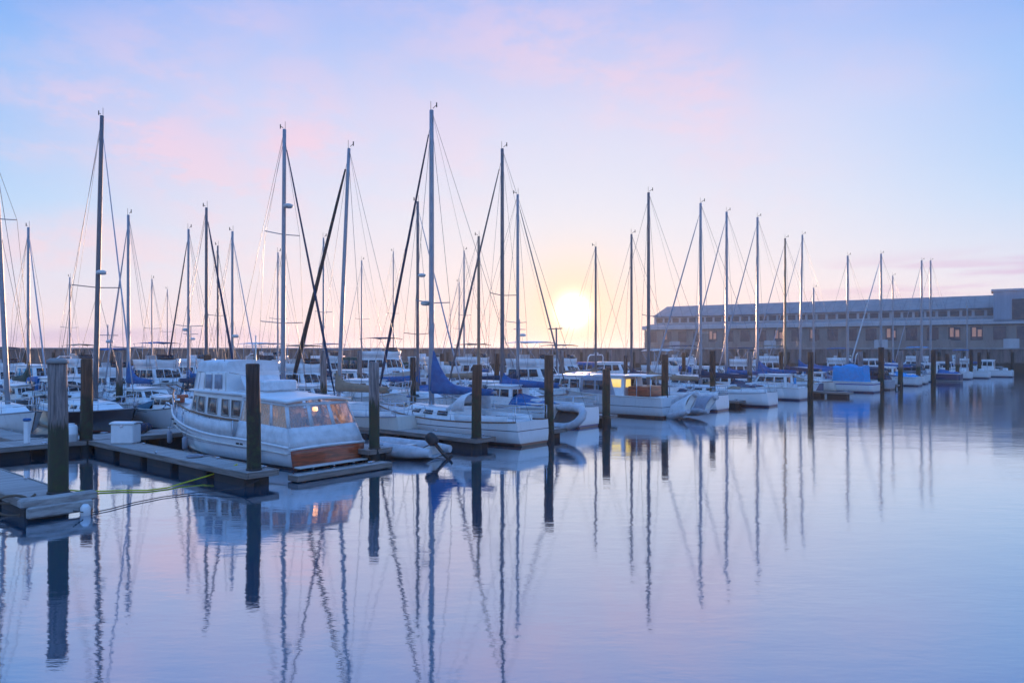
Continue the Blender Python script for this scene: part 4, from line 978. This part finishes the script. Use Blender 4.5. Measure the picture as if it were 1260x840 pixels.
bx_ = cruiser(1022, 78, 9.0, IN, 'blue_stripe', 'white motorboat with a big bright blue canvas box over its deck', hh=.8, q0=.05, q1=.3)
cc = Cabin(-3.6, -.5, lambda q: 1.2, lambda q: 1.05, lambda q: 2.65-.12*math.sin(q*9), .10, .10, .08, .08); cc.make(M_cyan, bx_, 'canvas_box')
cruiser(1068, 93, 8.5, IN, 'white', 'white motorboat with navy cover before the tall dark piling', cover=M_navy, hh=1.1, aft=None)
cruiser(1100, 103, 8.5, IN, 'white', 'white motorboat with teal enclosure under the warehouse middle', aft=M_teal, hh=1.3)
cruiser(1127, 112, 9.5, IN, 'white', 'big white flybridge cruiser with turquoise bimini under the two close masts', fly=True, bim=M_cyan, hh=1.5, tall=1.2)
cruiser(1158, 113, 8, IN, 'white', 'white powerboat stern on, just past the two close masts', hh=1.4, arch=True)
cruiser(1181, 117, 8, IN, 'white', 'white boat with blue flying canopy next to last in the row', fly=True, bim=M_blue, hh=1.3)
cruiser(1213, 122, 7.5, IN, 'white', 'last white cabin boat at the end of the row before the breakwater', hh=1.6)

cruiser(8, 66, 10, OUT, 'navy', 'navy hulled flybridge cruiser far behind the cut off mast', fly=True, bim=M_navy, hh=1.4)
cruiser(100, 72, 10.5, OUT, 'white', 'flybridge cruiser with tan bimini behind the tall dark radar mast', fly=True, bim=M_tan, hh=1.5, arch=True, tall=1.2)
cruiser(243, 72, 11, OUT, 'cream', 'cream flybridge trawler with short signal mast above the trawler bow', fly=True, mastpole=True, hh=1.5, tall=1.2)
cruiser(270, 50, 8, OUT, 'white', 'small white cruiser with teal enclosure just over the trawler foredeck', aft=M_teal, hh=1.2)
cruiser(335, 82, 11, OUT, 'white', 'far white cruiser with blue bimini between the two radar masts', fly=True, bim=M_blue, hh=1.6, tall=1.3, arch=True)
cruiser(405, 84, 11, OUT, 'grey', 'far grey hulled cruiser behind the leaning mast', fly=True, bim=M_grey, hh=1.6, tall=1.3)
cruiser(452, 50, 8.5, OUT, 'white', 'white cruiser with navy cover and low cabin beside the grey topped piling', cover=M_navy, hh=1.1)
cruiser(525, 84, 11, OUT, 'white', 'far white flybridge cruiser with green enclosure behind the tallest mast', fly=True, aft=M_grn, hh=1.5, tall=1.3)
cruiser(583, 78, 10.5, OUT, 'cream', 'far cream cruiser with brown canvas behind the rusty brown piling', fly=True, bim=M_tan, aft=M_tan, hh=1.5, tall=1.3)
cruiser(600, 50, 8.5, IN, 'white', 'white boat with tan cover just behind the sloop cockpit', cover=M_tan, hh=1.0)
cruiser(690, 76, 10.5, OUT, 'white', 'white flybridge cruiser under the sun glow with tan enclosure', fly=True, aft=M_tan, hh=1.5, tall=1.2, bim=M_tan)
cruiser(720, 62, 9, IN, 'cream', 'cream boat with brown cover between sun and short brown piling', cover=M_tan, hh=1.2)
cruiser(755, 80, 10.5, OUT, 'white', 'white cruiser with radar arch beyond the lit cruiser', arch=True, hh=1.5, tall=1.3, aft=M_blue)
cruiser(790, 58, 8.5, IN, 'white', 'white boat with navy cover right behind the lit cruiser stern', cover=M_navy, hh=1.2)
cruiser(838, 84, 10.5, OUT, 'grey', 'grey hulled cruiser before the warehouse corner', fly=True, hh=1.5, tall=1.2, bim=M_navy)
cruiser(872, 78, 9.5, OUT, 'white', 'white cruiser with blue enclosure behind the piling past the dinghies', aft=M_blue, hh=1.4, arch=True)
cruiser(915, 88, 10, OUT, 'white', 'white flybridge cruiser with navy bimini behind the tug', fly=True, bim=M_navy, hh=1.5)
cruiser(950, 96, 10, OUT, 'cream', 'cream cruiser far behind the tug stern', fly=True, hh=1.6, bim=M_tan, tall=1.2)
cruiser(1035, 104, 10, OUT, 'white', 'white cruiser with blue bimini behind the pale mast with teal bundle', fly=True, bim=M_blue, hh=1.5)
cruiser(1075, 116, 10, OUT, 'white', 'far white cruiser behind the tall dark piling', hh=1.6, tall=1.2, arch=True, aft=M_navy)
for k, (u, v, cm_, lb) in enumerate(((11.5, 12.9, M_blue, 'blue canvas bundle on the walkway behind the dinghy'), (17.5, 12.9, M_tan, 'brown canvas bundle on the walkway behind the sloop bow'), (2.2, 13.4, M_navy, 'dark canvas bundle on the walkway near the trawler bow'))):
    t = thing('canvas_bundle', lb, 'canvas bundle', (*row(u, v), .47), k*.8)
    rings = [[(x, (.26+.05*math.sin(x*9+k))*math.cos(a*math.pi/5)*w_, .22+(.22+.03*math.sin(x*13))*math.sin(a*math.pi/5)*w_) for a in range(10)] for x, w_ in ((-.7, .35), (-.6, .8), (-.3, 1), (0, .85), (.3, 1.05), (.55, .8), (.68, .3))]
    MB().loft(rings).build('canvas', cm_, t); MB().tube([(0, .27*math.cos(a*math.pi/8), .22+.25*math.sin(a*math.pi/8)) for a in range(17)], .015, 5).build('lashing', M_rope, t)

cruiser(962, 75, 7.5, IN, 'navy', 'small navy hulled boat with tan cover squeezed in behind the tug', cover=M_tan, hh=1.0)
cruiser(1050, 83, 8.0, IN, 'grey', 'grey hulled boat with navy enclosure just past the bright blue canvas box', aft=M_navy, hh=1.2)
cruiser(1088, 92, 8.0, IN, 'white', 'white boat with bright blue cockpit cover beside the tall dark piling', cover=M_cyan, hh=1.1)
cruiser(1143, 105, 8.0, IN, 'navy', 'small navy hulled cruiser below the two close masts', hh=1.3, cover=M_blue)
cruiser(908, 71, 8.5, IN, 'white', 'white boat with teal cockpit cover between tug and cream motorboat', cover=M_teal, hh=1.1)

# ================================================================== TENDERS
dz_ = dinghy((*at(500, 29.6), .06), IN+.25, 'pale grey inflatable dinghy with black outboard beside the trawler stern', 3.2, M_hyp, True, r=.27)
dinghy((*at(60, 33.5), 0), OUT-.5, 'small dark dinghy with brown cover behind the grey topped piling', 3.0, M_black, False, cov=M_tan)
dinghy((*at(700, 36.8), .75), OUT-.15, 'grey inflatable propped on the dock showing its round bow', 2.6, None, False, tilt=(R(48), R(0)), thwart=False, floor=M_black, r=.2)
dinghy((*at(840, 46.2), .55), IN-.5, 'nearest grey inflatable in the heap by the lit cruiser stern', 2.9, None, False, tilt=(R(-52), R(16)), r=.25, cov=M_wcan, thwart=False)
dinghy((*at(860, 47.6), .55), IN-.3, 'farther grey inflatable leaning in the heap past the lit cruiser stern', 2.7, None, False, tilt=(R(-42), R(6)), r=.25, cov=M_grey, thwart=False)
dinghy((*at(1052, 80.5), .1), IN, 'dark red tender at the bow of the bright blue canvas box boat', 2.8, M_navy, True)

# ================================================================== DOCK FURNITURE
def dock_box(loc, rz, label, sz=(1.0, .62, .62), m=None):
    t = thing('dock_box', label, 'dock box', loc, rz, 'storage boxes on the docks')
    x, y, z = sz
    mb = MB(); mb.box((0, 0, z/2), (x, y, z), .04, top=1.0); mb.build('box', m or M_gel, t)
    MB().sheet(lambda u, v: ((u-.5)*(x+.08), (v-.5)*(y+.08), z+.05+.05*(1-(2*v-1)**2)), 4, 6, .05).build('lid', M_gel, t)
    MB().box((0, -y/2-.02, z-.06), (.12, .03, .10), .008).build('latch', M_steel, t)
ux = math.atan2(.76, .65)
dock_box((*at(155, 30.2), .46), ux-.9, 'white dock box standing on the walkway beside the dark brown piling', (.92, .65, .78))
dock_box((*row(21, 13.4), .46), ux, 'white dock box behind the sloop on the main walkway')
dock_box((*row(33, 13.4), .46), ux, 'white dock box behind the yellow windowed cruiser')
# white drum beside the piling
t = thing('barrel', 'round white barrel on the walkway behind the grey topped piling', 'barrel', (*at(84, 30.6), .46))
MB().tube([(0, 0, z) for z in (0, .05, .3, .33, .36, .62, .68, .72)], [.30, .34, .35, .365, .35, .34, .30, .18], 18).build('drum', M_gel, t)
MB().tube([(0, 0, .66), (0, 0, .745)], .24, 16).build('lid', M_wcan, t)
for k, (u, v, lb) in enumerate(((-1.2, 12.6, 'coiled grey hose on the walkway near the white dock box'), (.05, 4.0, 'coiled grey hose halfway along the trawler finger dock'))):
    hx, hy = row(u, v); cz = []
    for j in range(90):
        a = j/14*2*math.pi; rr = .20+.014*(j/14); cz.append((rr*math.cos(a), rr*math.sin(a), .02+.012*math.sin(j*.7)+.012*(j//28)))
    cz += [(cz[-1][0]+.3, cz[-1][1]+.1, .02), (cz[-1][0]+.8, cz[-1][1]-.05, .02)]
    ho_ = tag(MB().tube(cz, .016, 5).build('hose', M_grey), lb, 'hose'); ho_.location = (hx, hy, .465)
# blocky end float of nearest dock, with fender and buoy
e0 = ND
t = thing('dock_end_bumper', 'worn pale timber bumper around the foot of the grey topped piling', 'bumper', (e0.x, e0.y, 0), math.atan2(-.65, .76))
mb = MB(); mb.box((.16, .12, .44), (.3, 1.75, .22), .04); mb.box((.36, .1, .22), (.14, 1.5, .30), .04); mb.build('beam', mat('worn_pale_timber', (.42, .41, .40), .8, nscale=2, stretch=(1, 1, 4), c2=(.24, .22, .21), bump=.5), t)
MB().tube([(.52, .62, z) for z in (-.1, -.02, .2, .28)], [.06, .12, .12, .06], 12).build('fender', M_gel, t)
# rope loop hanging from near dock
pts = []
g0 = ND+Vector((-.75, .15))
for k in range(21):
    a = k/20*2*math.pi*.93+.6; pts.append((g0.x-.25+.42*math.cos(a), g0.y-.10+.28*math.cos(a)*.4, .26+.26*math.sin(a)))
tag(MB().tube([(g0.x+.2, g0.y+.1, .52)]+pts+[(g0.x-1.6, g0.y-.1, .30), (g0.x-2.9, g0.y+.2, .25)], .034, 7).build('rope', M_rope), 'thick brown rope looped over the edge of the nearest dock', 'rope')
def pp(px, py, z): D = FP*(CAM_H-z)/(py-HY); return (*at(px, D), z)
tag(MB().tube([pp(78, 602, .3), pp(100, 604, .06), pp(125, 604, .03), pp(150, 603, .03), pp(180, 603, .03), pp(205, 600, .03), pp(222, 595, .05), pp(250, 587, .12), pp(272, 580, .24), pp(292, 571, .5)], .024, 6).build('rope', M_yel), 'yellow rope floating between nearest dock and the trawler dock', 'rope')
tag(MB().tube([pp(90, 628, .2), pp(110, 631, .03), pp(135, 626, .03), pp(165, 618, .03), pp(200, 611, .03), pp(240, 606, .03), pp(300, 600, .15), pp(318, 590, .4)], .014, 6).build('rope', M_ropd), 'dark thin mooring line trailing on the water below the yellow one', 'rope')
# small gear on the walkway
for u, lb in ((-2.5, 'left of the white barrel'), (8.5, 'behind the trawler flybridge'), (18, 'behind the sloop foredeck'), (27, 'behind the brown sunlit piling'), (39, 'behind the lit cruiser')):
    t = thing('power_pedestal', 'white dock power pedestal on the walkway '+lb, 'power pedestal', (*row(u, 13.0), .46), 0, 'dock power pedestals')
    MB().box((0, 0, .45), (.18, .18, .9), .02).build('post', M_gel, t); MB().box((0, 0, .96), (.24, .24, .12), .03).build('cap', M_blue, t)
# dish pole by the sun
t = thing('lamp_pole', 'thin pole with a short cross arm just left of the sun', 'pole', (*at(686, 60), 0))
MB().tube([(0, 0, -1), (-.1, 0, 6.1)], .07, 8).build('post', M_spard, t); MB().tube([(-.75, 0, 6.0), (.4, 0, 6.05)], .05, 6).build('cross_arm', M_spard, t)
